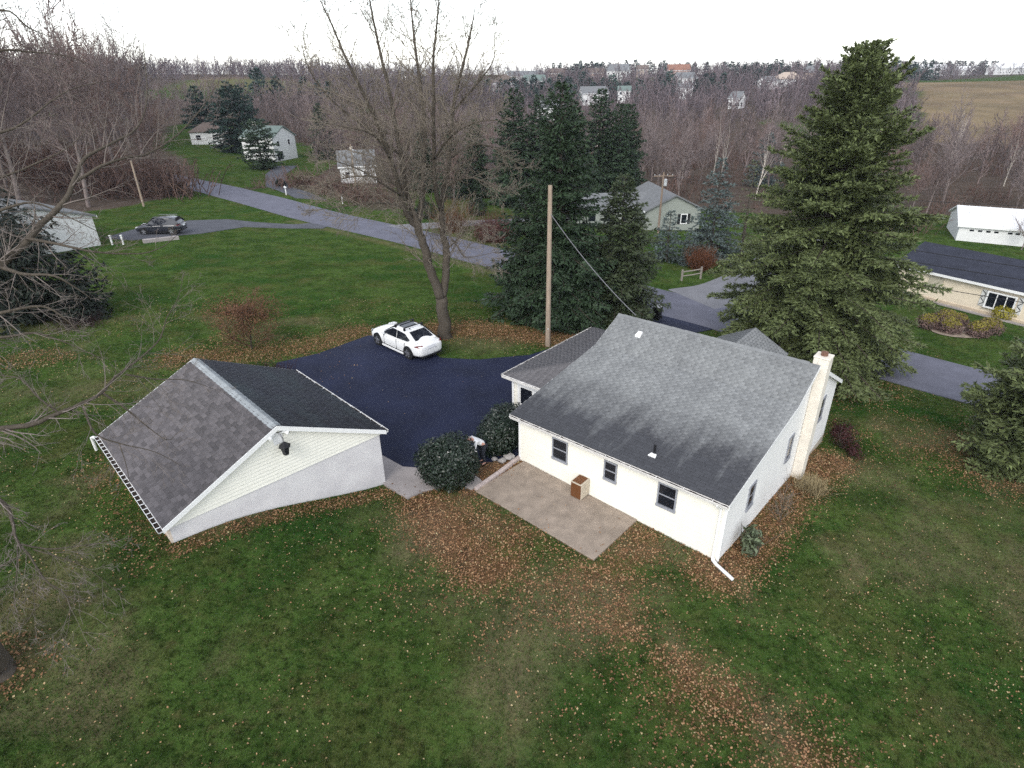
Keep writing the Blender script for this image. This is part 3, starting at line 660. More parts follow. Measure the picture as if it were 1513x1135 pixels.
me = bpy.data.meshes.new('ridge_cap'); me.from_pydata([(-.17, -.095, -.085), (-.17, .095, -.085), (0, .095, .012), (0, -.095, .012), (.17, .095, -.085), (.17, -.095, -.085)], [], [(0, 1, 2, 3), (3, 2, 4, 5)]); me.materials.append(M_RCAP)
for k in range(41):
    o = bpy.data.objects.new('ridge_cap', me); o.location = (xm, .0+k*.172, zrg+.012+.004*(k % 2)); o.rotation_euler = (R(2), 0, 0); put(o, gar)
for s in (0, 1):
    P = [(-.11, zeg-.16), (xm, zrg-.16), (xm, zrg+.0), (-.11, zeg-.0)]
    if s: P = [(Wg-x, z) for x, z in P]
    m = MB(); m.prism([(x, -.105, z) for x, z in P], (0, -.025, 0)); m.build('rake_board', M_TRIM, gar)
    m = MB(); m.prism([(x, Dg+.005, z) for x, z in P], (0, .025, 0)); m.build('rake_board', M_TRIM, gar)
gutter(gar, Frame((-.105, Dg, 0), (0, -1, 0), (-1, 0, 0)), -.05, Dg+.12, zeg-.005, w_=.15, n=24, material=M_TRIM, strap=M_TRIM)
gutter(gar, Frame((Wg+.105, -.12, 0), (0, 1, 0), (1, 0, 0)), 0, Dg+.1, zeg-.005, w_=.10, n=10, material=M_TRIM, strap=M_TRIM)
m = MB(); m.tube([(-.19, Dg+.02, zeg-.07), (-.24, Dg+.22, zeg-.12), (-.27, Dg+.60, zeg-.30), (-.25, Dg+.72, zeg-.9)], .05, 8); m.build('downspout', M_TRIM, gar)
# lamp at the gable peak
lm = MB(); lm.box(xm-.16, xm+.16, .022, .045, 3.66, 4.06); lamp = lm.build('wall_lamp', M_TRIM, gar)
for s in (-1, 1):
    m = MB(); m.tube([(xm+s*.10, .0, 4.03), (xm+s*.20, -.05, 4.06), (xm+s*.30, -.14, 4.0)], [.035, .035, .07], 8); m.build('flood_lamp', M_TRIM, lamp)
m = MB(); m.tube([(xm, .04, 4.08), (xm+.02, -.10, 4.10), (xm+.05, -.22, 4.02), (xm+.06, -.25, 3.82)], .018, 6); m.build('lamp_arm', mat('grey_metal', (.25, .25, .26), rough=.4, metal=.6), lamp)
cx_, cy_ = xm+.06, -.25
m = MB(); m.tube([(cx_, cy_, 3.84), (cx_, cy_, 3.80), (cx_, cy_, 3.68), (cx_, cy_, 3.66)], [.02, .06, .20, .19], 6); m.build('lantern_roof', M_BLACK, lamp)
m = MB(); m.tube([(cx_, cy_, 3.66), (cx_, cy_, 3.38), (cx_, cy_, 3.33)], [.15, .10, .03], 6); m.build('lantern_glass', mat('smoked_glass', (.02, .02, .024), rough=.15, var=.2), lamp)

# ------------------------------------------------------------------ things round the house
M_WOODC = mat('cabinet_wood', (.20, .085, .030), rough=.55, var=.35, scale=2.2, detail=6, stretch=(14, 14, .8), col2=(.12, .045, .016))
M_BEIGE = mat('beige_paint', (.50, .44, .35), rough=.8, var=.06)
cb = thing('wooden_cabinet', (*h2w(2.92, -.60), -.02), 'small beige cabinet with brown wooden door and top standing on the patio', 'cabinet', HYAW)
m = MB(); m.box(0, .46, .025, .56, 0, .66); m.build('body', M_BEIGE, cb, bevel=.006)
m = MB(); m.box(.012, .44, -.004, .024, .03, .63); m.build('door', M_WOODC, cb, bevel=.004)
m = MB(); m.box(.02, .40, .05, .54, .661, .672); m.build('top_panel', M_WOODC, cb)
m = MB(); m.box(0, .46, -.006, .035, .645, .675); m.build('edge_strip', M_BEIGE, cb)
# low curb between bed and patio
ck = MB(); 
for i, (a, b) in enumerate((((-.05, .02), (.04, -1.35)), ((.04, -1.38), (.10, -2.72)))):
    A, B = h2w(*a), h2w(*b); za, zb = gmesh(*A), gmesh(*B); d = Vector((B[0]-A[0], B[1]-A[1], zb-za)); n = Vector((-d.y, d.x, 0)).normalized()*.14
    mm = MB(); mm.obox(Vector((A[0], A[1], za-.1))-n/2, d, n, (0, 0, .27))
    o = mm.build('curb_block', mat('curb_concrete', (.44, .37, .35), rough=.9, var=.2, scale=5, detail=6) if i == 0 else bpy.data.materials['curb_concrete'], None, bevel=.02)
    if i == 0: cr = thing('garden_curb', (A[0], A[1], za), 'low pinkish concrete curb running along the end of the patio', 'curb')
    o.data.transform(Matrix.Translation((-cr.location.x, -cr.location.y, -cr.location.z))); o.parent = cr
M_STONE = mat('field_stone', (.30, .28, .27), rough=.9, var=.25, scale=5, detail=6, bump=.5)
for k, (x, y, s, lab) in enumerate(((-.35, -.25, .20, 'pale round stone in the bed closest to the house corner'), (-.42, -.62, .15, 'smaller grey stone lying in the bed between stone and hedge bush'), (-.75, -.72, .12, 'darkest small stone in the bed beneath the hedge bush'))):
    bm = bmesh.new(); bmesh.ops.create_icosphere(bm, subdivisions=2, radius=s)
    for v in bm.verts: v.co = Vector((v.co.x*1.2, v.co.y, v.co.z*.75))*(1+.16*math.sin(v.co.x*31+k)+.1*math.cos(v.co.y*27))
    me = bpy.data.meshes.new('stone'); bm.to_mesh(me); bm.free(); me.materials.append(M_STONE); o = bpy.data.objects.new('stone', me)
    X, Y = h2w(x, y); o.location = (X, Y, gmesh(X, Y)+s*.55); put(o, None, lab, 'stone', 'stones in the bed by the house')
# ------------------------------------------------------------------ vehicles
M_TYRE = mat('tyre_rubber', (.012, .012, .012), rough=.85, var=.2)
M_RIM = mat('alloy', (.42, .42, .44), rough=.3, metal=.8, var=.1)
M_RUB = mat('dark_trim', (.012, .012, .014), rough=.6, var=.1)
M_CGL = mat('car_glass', (.010, .012, .018), rough=.04, var=.2, spec=.6)
M_RED = mat('tail_lens', (.16, .012, .012), rough=.2, var=.2)
M_LENS = mat('head_lens', (.55, .56, .58), rough=.12, var=.1)
def car_paint(name, col, rough=.18):
    m = mat(name, col, rough=rough, var=.02, spec=.5); b = m.node_tree.nodes['Principled BSDF']; b.inputs['Coat Weight'].default_value = .6; b.inputs['Coat Roughness'].default_value = .06; return m
def make_car(name, loc, yaw, slope, label, cat, paint, L_=4.85, W_=1.84, H_=1.45, wb=2.83, suv=False):
    """x forward; body lofted from stations, glass and lamps as panels set into it"""
    t = thing(name, loc, label, cat, yaw); t.rotation_euler = (0, slope, yaw)
    hw = W_/2; gc = .30 if suv else .20; belt = 1.02 if suv else .92; hood = .98 if suv else .84; deck = 1.04 if suv else .98; hl = L_/2
    st = [ # x, half width, zbottom, ztop
        (hl, hw*.50, gc+.12, hood*.66), (hl-.06, hw*.74, gc+.03, hood*.76), (hl-.28, hw*.91, gc-.02, hood*.86), (hl-.75, hw*.98, gc-.02, hood*.95), (hl-1.35, hw, gc-.02, belt*.99),
        (0, hw, gc-.03, belt), (-.9, hw, gc-.02, belt*1.02), (-hl+.95, hw*.985, gc-.02, deck*1.0), (-hl+.42, hw*.95, gc, deck), (-hl+.10, hw*.84, gc+.06, deck*.97), (-hl, hw*.70, gc+.16, deck*.84)]
    ring = []
    for x, w2, zb, zt in st:
        m_ = zb+(zt-zb)*.5; half = [(0, zb), (w2*.82, zb), (w2*.97, zb+.10), (w2, m_), (w2*.985, zt-.14), (w2*.90, zt-.03), (w2*.5, zt+.015), (0, zt+.03)]
        ring.append([(x, y, z) for y, z in half]+[(x, -y, z) for y, z in half[-2:0:-1]])
    n = len(ring[0]); mb = MB(); mb.add([p for r in ring for p in r], [(i*n+k, i*n+(k+1) % n, (i+1)*n+(k+1) % n, (i+1)*n+k) for i in range(len(ring)-1) for k in range(n)]+[tuple(range(n)), tuple((len(ring)-1)*n+k for k in range(n-1, -1, -1))])
    body = mb.build('body', paint, t, smooth=True); sb = body.modifiers.new('s', 'SUBSURF'); sb.levels = sb.render_levels = 2
    body.data.polygons.foreach_set('use_smooth', [True]*len(body.data.polygons))
    # greenhouse: bottom outline then roof outline
    if suv: xa, xb, xc, xd = 1.15, .35, -1.75, -2.15
    else: xa, xb, xc, xd = 1.05, .15, -1.05, -1.95
    wbt, wtp = hw*.93, hw*.70; zb = belt-.04; zt = H_
    sec = [(xa, wbt*.88, zb-.02, wbt*.88, zb), (xb, wbt, zb, wtp*.94, zt-.03), ((xb+xc)/2, wbt, zb, wtp, zt), (xc, wbt*.98, zb, wtp*.95, zt-.04), (xd, wbt*.85, deck-.03, wbt*.82, deck)]
    rg = []
    for x, w1, z1, w2, z2 in sec:
        rg.append([(x, w1, z1), (x, w1*.55+w2*.45, z1*.5+z2*.5+.02), (x, w2, z2-.05*(z2-z1)), (x, w2*.8, z2), (x, 0, z2+.02), (x, -w2*.8, z2), (x, -w2, z2-.05*(z2-z1)), (x, -(w1*.55+w2*.45), z1*.5+z2*.5+.02), (x, -w1, z1)])
    k9 = 9; mb = MB(); mb.add([p for r in rg for p in r], [(i*k9+k, i*k9+k+1, (i+1)*k9+k+1, (i+1)*k9+k) for i in range(len(rg)-1) for k in range(k9-1)])
    cab = mb.build('roof', paint, t, smooth=True); sb = cab.modifiers.new('s', 'SUBSURF'); sb.levels = sb.render_levels = 2
    cab.data.polygons.foreach_set('use_smooth', [True]*len(cab.data.polygons))
    def panel(nm, pts, m_, th=.02, par=t):
        P = [Vector(p) for p in pts]; nr = (P[1]-P[0]).cross(P[2]-P[0]).normalized(); c = sum(P, Vector())/len(P)
        if nr.dot(c-Vector((0, 0, .7))) < 0: nr = -nr
        mb = MB(); mb.prism([p+nr*(.028-th) for p in P], nr*th); return mb.build(nm, m_, par)
    wi = wbt*.99
    fr_ = lambda s, f: tuple(sec[s][0]*(1-f)+sec[s+1][0]*f for _ in (0,))[0]
    zw = zb+.06; zz = zt-.10
    def sidept(x, z, s):                                   # on the tumblehome
        f = (z-zb)/(zt-zb); y = wbt*(1-f)+wtp*.98*f; return (x, s*(y+.005), z)
    for s in (1, -1):
        panel('side_window', [sidept(xa-.22, zw, s), sidept(-.36, zw, s), sidept(-.30, zz, s), sidept(xb-.08, zz, s), sidept(xb+.42, zb+.24, s)], M_CGL)
        panel('side_window', [sidept(-.42, zw, s), sidept(xc-.30, zw+.04, s), sidept(xc-.46, zb+.2, s), sidept(xc+.05, zz-.04, s), sidept(-.36, zz, s)], M_CGL)
        mb = MB(); mb.box(xa-.40, xa-.20, s*hw*.97-.10*(s < 0), s*hw*.97+.10*(s > 0)+.0, zb+.02, zb+.15); o_ = mb.build('mirror', paint, t, bevel=.03)
        for x in (.55, -.55):
            mb = MB(); mb.box(x-.1, x+.1, s*hw-.012, s*hw+.014, belt-.12, belt-.09); mb.build('door_handle', paint, t)
        panel('taillight', [(-hl+.08, s*hw*.55, deck*.80), (-hl+.13, s*hw*.80, deck*.80), (-hl+.45, s*hw*.96, deck*.88), (-hl+.20, s*hw*.84, deck*.95), (-hl+.10, s*hw*.6, deck*.93)], M_RED, .03)
        panel('headlight', [(hl-.06, s*hw*.52, hood*.68), (hl-.12, s*hw*.78, hood*.70), (hl-.50, s*hw*.95, hood*.86), (hl-.30, s*hw*.84, hood*.87), (hl-.12, s*hw*.62, hood*.80)], M_LENS, .03)
        mb = MB(); mb.box(-wb/2+.42, wb/2-.42, s*(hw*.985)-.02, s*(hw*.985)+.02, gc-.05, gc+.05); mb.build('sill_trim', M_RUB if suv else paint, t)
    panel('windshield', [(xa-.02, wbt*.80, zb+.03), (xa-.02, -wbt*.80, zb+.03), (xb+.10, -wtp*.82, zt-.09), (xb+.10, wtp*.82, zt-.09)], M_CGL)
    panel('rear_window', [(xd+.16, wbt*.70, deck+.05), (xd+.16, -wbt*.70, deck+.05), (xc-.12, -wtp*.78, zt-.09), (xc-.12, wtp*.78, zt-.09)], M_CGL)
    panel('licence_plate', [(-hl+.0, .26, deck*.72), (-hl+.0, -.26, deck*.72), (-hl+.05, -.26, deck*.86), (-hl+.05, .26, deck*.86)], M_LENS, .02)
    mb = MB(); mb.box(-hl+.03, -hl+.25, -hw*.72, hw*.72, gc+.02, gc+.13); mb.build('bumper_trim', M_RUB, t, bevel=.02)
    mb = MB(); mb.box(hl-.16, hl+.0, -hw*.50, hw*.50, gc+.16, gc+.34); mb.build('grille', M_RUB, t, bevel=.02)
    for s in (1, -1):
        for x in (xa-.30, -.39, xc-.10):
            mb = MB(); mb.box(x-.008, x+.008, s*hw*.985-.03, s*hw*.985+.012, gc+.12, belt-.06); mb.build('door_seam', M_RUB, t)
    r = .36 if suv else .335
    for x in (wb/2, -wb/2):
        for s in (1, -1):
            mb = MB(); mb.tube([(x, s*(hw-.30), r+.02), (x, s*(hw+.004), r+.02)], r+.065, 24); mb.build('wheel_arch', M_RUB, t)
            mb = MB(); mb.tube([(x, s*(hw-.22), r), (x, s*(hw-.20), r), (x, s*(hw), r), (x, s*(hw+.018), r)], [r*.95, r, r, r*.94], 24); wh = mb.build('wheel', M_TYRE, t)
            mb = MB(); mb.tube([(x, s*(hw+.010), r), (x, s*(hw+.024), r)], [r*.70, r*.68], 20)
            mb.build('rim', M_RUB, wh)
            mb = MB()
            for q in range(5):
                a = 2*math.pi*q/5+.3; d = Vector((math.cos(a), 0, math.sin(a))); e = Vector((-math.sin(a), 0, math.cos(a)))
                c = Vector((x, s*(hw+.02), r)); mb.obox(c-e*.055, d*(r*.68), e*.11, (0, s*.022, 0))
            mb.tube([(x, s*(hw+.02), r), (x, s*(hw+.048), r)], .08, 12)
            mb.build('spokes', M_RIM, wh)
    return t, dict(xb=xb, xc=xc, zt=zt, hw=hw, wtp=wtp, deck=deck, hl=hl)
PW = car_paint('white_paint', (.80, .80, .79)); PD = car_paint('dark_paint', (.022, .024, .032))
hd = math.atan2(2.11, -2.14); lf = Vector((-math.sin(hd), math.cos(hd), 0))
cc = Vector(((-7.68-5.54)/2, (32.16+30.05)/2, 0))-lf*.86
wc, q = make_car('parked_car', (cc.x, cc.y, gmesh(cc.x, cc.y)+.045), hd, 0, 'white four-door saloon with dark rack bars on its roof, parked on the driveway', 'car', PW)
for x in (-.05, -.85):
    mb = MB(); mb.box(x-.035, x+.035, -q['wtp']*1.02, q['wtp']*1.02, q['zt']+.07, q['zt']+.105)
    for s in (-1, 1): mb.box(x-.05, x+.05, s*q['wtp']*.92-.05, s*q['wtp']*.92+.05, q['zt']-.06, q['zt']+.072)
    mb.build('rack_bar', M_RUB, wc, bevel=.008)
mb = MB(); mb.box(-.62, .02, -.42, .42, q['zt']+.008, q['zt']+.030); mb.build('sunroof', M_CGL, wc, bevel=.01)
mb = MB(); mb.box(-1.0, -.92, .30, .34, q['zt']+.0, q['zt']+.05); mb.build('antenna', M_RUB, wc)
sx, sy = -36.4, 64.0
hd2 = math.atan2(-.05, -1)
suv, q2 = make_car('parked_suv', (sx, sy, gmesh(sx, sy)+.05), hd2, 0, 'dark grey estate-style off-roader standing on the neighbouring driveway by the lawn', 'car', PD, L_=4.75, W_=1.9, H_=1.70, wb=2.8, suv=True)
for s in (-1, 1):
    mb = MB(); mb.tube([(.3, s*.62, 1.70), (.2, s*.62, 1.76), (-1.5, s*.62, 1.76), (-1.65, s*.62, 1.70)], .02, 6); mb.build('roof_rail', M_RIM, suv)

# ------------------------------------------------------------------ poles, wires and small street furniture
M_POLE = mat('pole_wood', (.20, .15, .115), rough=.95, var=.25, scale=3, detail=6, stretch=(6, 6, .5), bump=.3)
M_POLEL = mat('weathered_pole', (.30, .235, .18), rough=.95, var=.22, scale=3, detail=6, stretch=(6, 6, .5), bump=.3)
M_WIRE = mat('cable', (.015, .015, .017), rough=.7)
M_WIREG = mat('grey_cable', (.16, .16, .17), rough=.6); M_GREYM = mat('galvanised', (.42, .43, .44), rough=.5, metal=.3)
def pole(x, y, h, label, m_=M_POLE, r=.14, kit=None, arm=False):
    z = gmesh(x, y); t = thing('utility_pole', (x, y, z), label, 'utility pole')
    m = MB(); m.tube([(0, 0, -.4), (0, 0, h*.5), (0, 0, h)], [r, r*.88, r*.74], 10); m.build('shaft', m_, t, smooth=True)
    if kit:
        m = MB(); m.tube([(.25, -.12, h-1.5), (.25, -.12, h-1.42), (.25, -.12, h-.75), (.25, -.12, h-.68)], [.12, .2, .2, .1], 12); m.build('transformer', M_GREYM, t)
    if arm:
        m = MB(); m.box(-1.1, 1.1, -.05, .05, h-.45, h-.33); m.build('cross_arm', m_, t)
        for xx in (-1, -.45, .45, 1):
            m = MB(); m.tube([(xx, 0, h-.33), (xx, 0, h-.18)], [.05, .03], 6); m.build('insulator', M_GREYM, t)
    m = MB(); m.tube([(0, -r*.85, h*.12), (0, -r*.95, h*.12+.08)], .03, 6); m.build('pole_tag', M_TRIM, t)
    return t
pole(2.1, 32.1, 8.95, 'tall bare wooden pole beside the dark spruces at the edge of the sealed driveway', M_POLEL, .15)
pole(17.6, 72.0, 6.9, 'brown pole carrying a transformer in front of the grey-roofed house', M_POLE, .14, True, True)
pole(-47.7, 81.2, 5.7, 'pale bark-brown pole standing at the edge of the wood behind the dark car', M_POLEL, .13)
pole(-22.6, 92.9, 7.2, 'slender pole with a light tank beside the letterbox across the road', M_POLEL, .10, True)
def sag(a, b, s, n=18):
    a, b = Vector(a), Vector(b); return [a.lerp(b, i/n)-Vector((0, 0, 4*s*(i/n)*(1-i/n))) for i in range(n+1)]
def wire(pts, r, label):
    m = MB(); m.tube(pts, r, 5); o = m.build('power_cable', M_WIREG if 'grey' in label else M_WIRE, None); put(o, None, label, 'cable')
    return o
wire(sag((2.1, 32.1, 7.45), (*h2w(.5, 7.7), 4.05), .25), .02, 'thin grey service cable dropping from the bare wooden pole to the house roof')
wire(sag((17.6, 72.0, 3.2), (62, 42, 4.6), 1.1, 30), .022, 'thin cable running behind the big spruce from the transformer pole')
wire(sag((23, 52, 1.9), (60, 29, .3), .5, 24), .028, 'upper of the cables crossing in front of the dark-roofed ranch house')
wire(sag((23, 52, 1.0), (60, 29, -.6), .5, 24), .028, 'middle of the cables crossing in front of the dark-roofed ranch house')
wire(sag((23, 51, -.6), (60, 29, -2.0), .5, 24), .026, 'lowest of the cables crossing in front of the dark-roofed ranch house')
# wheeled bin
bx, by = 10.5, 40.9; t = thing('wheeled_bin', (bx, by, gmesh(bx, by)+.04), 'black wheeled bin with pale lid edge standing where the driveway meets the road', 'bin', -.6)
m = MB(); m.prism([(-.24, -.26, .06), (.24, -.26, .06), (.24, .26, .06), (-.24, .26, .06)], (0, 0, .02)); 
m = MB(); m.add([(-.22, -.24, .05), (.22, -.24, .05), (.22, .24, .05), (-.22, .24, .05), (-.29, -.33, .95), (.29, -.33, .95), (.29, .33, .95), (-.29, .33, .95)], [(0, 3, 2, 1), (4, 5, 6, 7), (0, 1, 5, 4), (1, 2, 6, 5), (2, 3, 7, 6), (3, 0, 4, 7)]); m.build('tub', M_RUB, t, bevel=.02)
m = MB(); m.prism([(-.31, -.36, .96), (.31, -.36, .96), (.31, .37, .98), (-.31, .37, .98)], (0, 0, .05)); m.build('lid', mat('grey_plastic', (.30, .30, .31), rough=.5), t, bevel=.02)
for s in (-1, 1):
    m = MB(); m.tube([(s*.24, .26, .11), (s*.29, .26, .11)], .11, 14); m.build('wheel', M_TYRE, t)
# split rail fence
M_GREYW = mat('grey_timber', (.27, .24, .21), rough=.95, var=.25, scale=3, detail=5, stretch=(1, 6, 6))
A, B = Vector((15.1, 51.6, 0)), Vector((17.0, 52.4, 0)); t = thing('split_rail_fence', (A.x, A.y, gmesh(A.x, A.y)), 'short weathered rail fence at the corner of the pale side road', 'fence', math.atan2(B.y-A.y, B.x-A.x)); ln = (B-A).length
for x in (0, ln):
    m = MB(); m.box(x-.07, x+.07, -.07, .07, -.3, 1.0); m.build('post', M_GREYW, t, bevel=.02)
for z in (.42, .80):
    m = MB(); m.tube([(-.1, .0, z), (ln*.5, .02, z-.03), (ln+.1, 0, z)], .055, 6); m.build('rail', M_GREYW, t)
# letterboxes
def letterbox(x, y, lab, body):
    t = thing('letterbox', (x, y, gmesh(x, y)), lab, 'letterbox', .6)
    m = MB(); m.box(-.06, .06, -.06, .06, -.2, 1.0); m.build('post', M_TRIM, t)
    m = MB(); P = [(-.12, 0), (.12, 0), (.12, .14), (.08, .22), (0, .25), (-.08, .22), (-.12, .14)]; m.prism([(a, -.26, 1.0+b) for a, b in P], (0, .52, 0)); m.build('box', body, t)
letterbox(-32.8, 92.2, 'white-posted letterbox standing on the verge across the road', M_TRIM)
letterbox(-23.1, 86.2, 'dark letterbox at the mouth of the gravel drive', M_RUB)
for k, (x, y, lab) in enumerate(((-38.3, 58.3, 'white gate post closest to the white neighbouring house'), (-37.3, 58.4, 'white gate post closest to the neighbouring driveway'))):
    t = thing('gate_post', (x, y, gmesh(x, y)), lab, 'post'); m = MB(); m.box(-.06, .06, -.06, .06, -.2, .85); m.build('shaft', M_TRIM, t); m = MB(); m.prism([(-.085, -.085, .85), (.085, -.085, .85), (.085, .085, .85), (-.085, .085, .85)], (0, 0, .08)); m.build('cap', M_TRIM, t)
A, B = (-35.6, 58.9), (-33.2, 61.0); z = gmesh(*A); t = thing('low_wall', (A[0], A[1], z), 'low pale concrete edging wall beside the neighbouring driveway', 'wall'); d = Vector((B[0]-A[0], B[1]-A[1], gmesh(*B)-z)); n = Vector((-d.y, d.x, 0)).normalized()
m = MB(); m.obox((0, 0, -.2), d, n*.45, (0, 0, .55)); m.build('block', M_CONC, t, bevel=.04)

# ------------------------------------------------------------------ other houses
M_R1 = mat('grey_roof', (.155, .16, .165), rough=.9, var=.15, scale=2, detail=6); M_R2 = mat('blue_black_roof', (.026, .029, .044), rough=.85, var=.25, scale=1.2, detail=7)
M_R3 = mat('brown_roof', (.13, .10, .085), rough=.9, var=.15, scale=2); M_R4 = mat('green_grey_roof', (.13, .17, .155), rough=.9, var=.15, scale=2); M_R5 = mat('orange_roof', (.23, .115, .08), rough=.9, var=.15, scale=2)
M_W1 = mat('house_white', (.66, .66, .65), rough=.7, var=.05); M_W2 = mat('house_sage', (.26, .28, .25), rough=.8, var=.06); M_W3 = mat('house_tan', (.42, .34, .28), rough=.8, var=.06); M_W4 = mat('house_pink', (.40, .29, .25), rough=.8, var=.06); M_W5 = mat('house_cream', (.70, .61, .475), rough=.85, var=.07, scale=2, detail=6)
M_METAL = mat('white_metal_roof', (.72, .72, .72), rough=.4, var=.05, scale=.6)
def gable_house(x, y, yaw, w_, d_, h, rise, label, wm, rm, wins=(), chim=None, over=.3, z=None, name='house', cat='house', hip=False, base=1.0):
    """ridge along local x; wins: (side, x0, x1, z0, z1) with side N(ear)/E/W/F"""
    z = gmesh(x, y) if z is None else z
    t = thing(name, (x, y, z), label, cat, yaw); a, b = w_/2, d_/2
    m = MB()
    if hip: m.box(-a, a, -b, b, -base, h)
    else: m.prism([(-a, -b, -base), (-a, b, -base), (-a, b, h), (-a, 0, h+rise*.97), (-a, -b, h)], (w_, 0, 0))
    m.build('wall', wm, t)
    A, B = a+over, b+over; zo = h-rise*over/b; th = .16
    if hip:
        k = min(B, A*.75); P = [(-A, -B, zo), (A, -B, zo), (A, B, zo), (-A, B, zo), (-A+k, 0, h+rise), (A-k, 0, h+rise)]
        m = MB(); m.add(P+[(p[0], p[1], p[2]-th) for p in P[:4]], [(0, 1, 5, 4), (1, 2, 5), (2, 3, 4, 5), (3, 0, 4), (6, 9, 8, 7), (0, 6, 7, 1), (1, 7, 8, 2), (2, 8, 9, 3), (3, 9, 6, 0)]); rf = m.build('roof', rm, t)
    else:
        m = MB(); m.prism([(-A, -B, zo), (-A, 0, h+rise), (-A, B, zo), (-A, B, zo+th), (-A, 0, h+rise+th), (-A, -B, zo+th)], (2*A, 0, 0)); rf = m.build('roof', rm, t)
        for s in (-1, 1):
            m = MB(); m.box(-A, A, s*B-.03, s*B+.03, zo-.06, zo+th-.02); m.build('fascia_board', M_TRIM, t)
    if chim:
        m = MB(); cx, cy, cs, cz = chim; m.box(cx-cs, cx+cs, cy-cs, cy+cs, h, h+rise+cz); m.build('chimney', M_CHIM, rf)
    frs = {'N': Frame((0, -b, 0), (1, 0, 0), (0, -1, 0)), 'F': Frame((0, b, 0), (-1, 0, 0), (0, 1, 0)), 'E': Frame((a, 0, 0), (0, 1, 0), (1, 0, 0)), 'W': Frame((-a, 0, 0), (0, -1, 0), (-1, 0, 0))}
    for wv in wins:
        s, x0_, x1_, z0_, z1_ = wv[:5]; fr = frs[s]
        wo_ = window(t, fr, x0_, x1_, z0_, z1_, frame=M_TRIM, rail=len(wv) < 6, cas=.09, sill=.09)
        if len(wv) > 5 and wv[5] == 'shut':
            for xx in (x0_-.36, x1_+.02):
                m = MB(); m.obox(fr(xx, 0, z0_), fr.ex*.34, fr.n*.04, (0, 0, z1_-z0_)); m.build('shutter', M_RUB, t)
    return t
# house beyond the road, ridge pointing at the camera
gh = gable_house(19.3, 79.3, -1.46, 10, 6.8, 2.65, 1.6, 'sage-green house with a grey gable roof behind the dark spruces', M_W2, M_R1, wins=(('E', .9, 1.75, .9, 2.1, 'shut'), ('N', -3, -2, .9, 2.0), ('N', 0, 1, .9, 2.0)))
wg = bpy.data.objects.new('wing', None); wg.location = (-1.2, -6.5, 0); wg.rotation_euler = (0, 0, 1.50); put(wg, gh)
m = MB(); m.prism([(-4.5, -3, -1), (-4.5, 3, -1), (-4.5, 3, 2.4), (-4.5, 0, 3.5), (-4.5, -3, 2.4)], (9, 0, 0)); m.build('wall', M_W2, wg)
m = MB(); m.prism([(-4.8, -3.4, 2.25), (-4.8, 0, 3.6), (-4.8, 3.4, 2.25), (-4.8, 3.4, 2.42), (-4.8, 0, 3.77), (-4.8, -3.4, 2.42)], (9.6, 0, 0)); m.build('roof', M_R1, wg)
for x in (-3, -1, 1.2): 
    m = MB(); m.box(x, x+.9, -3.03, -2.96, .9, 2.1); m.build('window', M_GLASS, wg)
# ranch house on the right
M_SHUT = mat('patterned_shutter', (.60, .60, .58), rough=.6, var=.05)
rc = gable_house(41.0, 45.5, -1.0, 16.4, 8, 2.45, 1.15, 'long cream ranch house with a blue-black roof and a bay of white-framed windows', M_W5, M_R2, wins=(('N', 2.4, 3.6, .7, 1.95), ('W', -1, 0, .9, 1.9)), over=.35)
rc_c, rc_s = math.cos(-1.0), math.sin(-1.0)
fr = Frame((0, -4, 0), (1, 0, 0), (0, -1, 0))
window(rc, Frame((0, -4.12, 0), (1, 0, 0), (0, -1, 0)), 7.0-8.4, .55, .72, 2.02, frame=M_TRIM, rail=False, cas=.10, mull=(-.72, -.08), depth=.10)
for x in (-1.82, .62):
    m = MB(); m.obox(fr(x, 0, .72), (.36, 0, 0), (0, -.05, 0), (0, 0, 1.28)); sh = m.build('shutter', M_SHUT, rc)
    for k in range(4):
        for s in (0, 1):
            m = MB(); z = .78+k*.30; a, b = ((x+.04, z), (x+.32, z+.26)) if s == (k % 2) else ((x+.32, z), (x+.04, z+.26)); d = Vector((b[0]-a[0], 0, b[1]-a[1])); n = Vector((-d.z, 0, d.x)).normalized()*.05
            if s == 0: m.obox(Vector((a[0], -4.052, a[1]))-n/2, d, n, (0, -.012, 0)); m.build('slat', M_RUB, sh)
m = MB(); m.obox(fr(-5.7, 0, .95), (1.1, 0, 0), (0, -.05, 0), (0, 0, 1.15)); m.build('shade_panel', mat('window_blind', (.46, .42, .33), rough=.7, var=.08, stretch=(8, 1, 1)), rc)
m = MB(); m.obox(fr(-8.5, 0, -1), (17, 0, 0), (0, -.05, 0), (0, 0, 1.35)); m.build('plinth', mat('pale_stone', (.55, .45, .34), rough=.9, var=.12, scale=4), rc)
m = MB(); m.obox(fr(-5.6, .4, -.2), (13, 0, 0), (0, -.3, 0), (0, 0, .45)); m.build('bed_edging', M_CONC, rc)
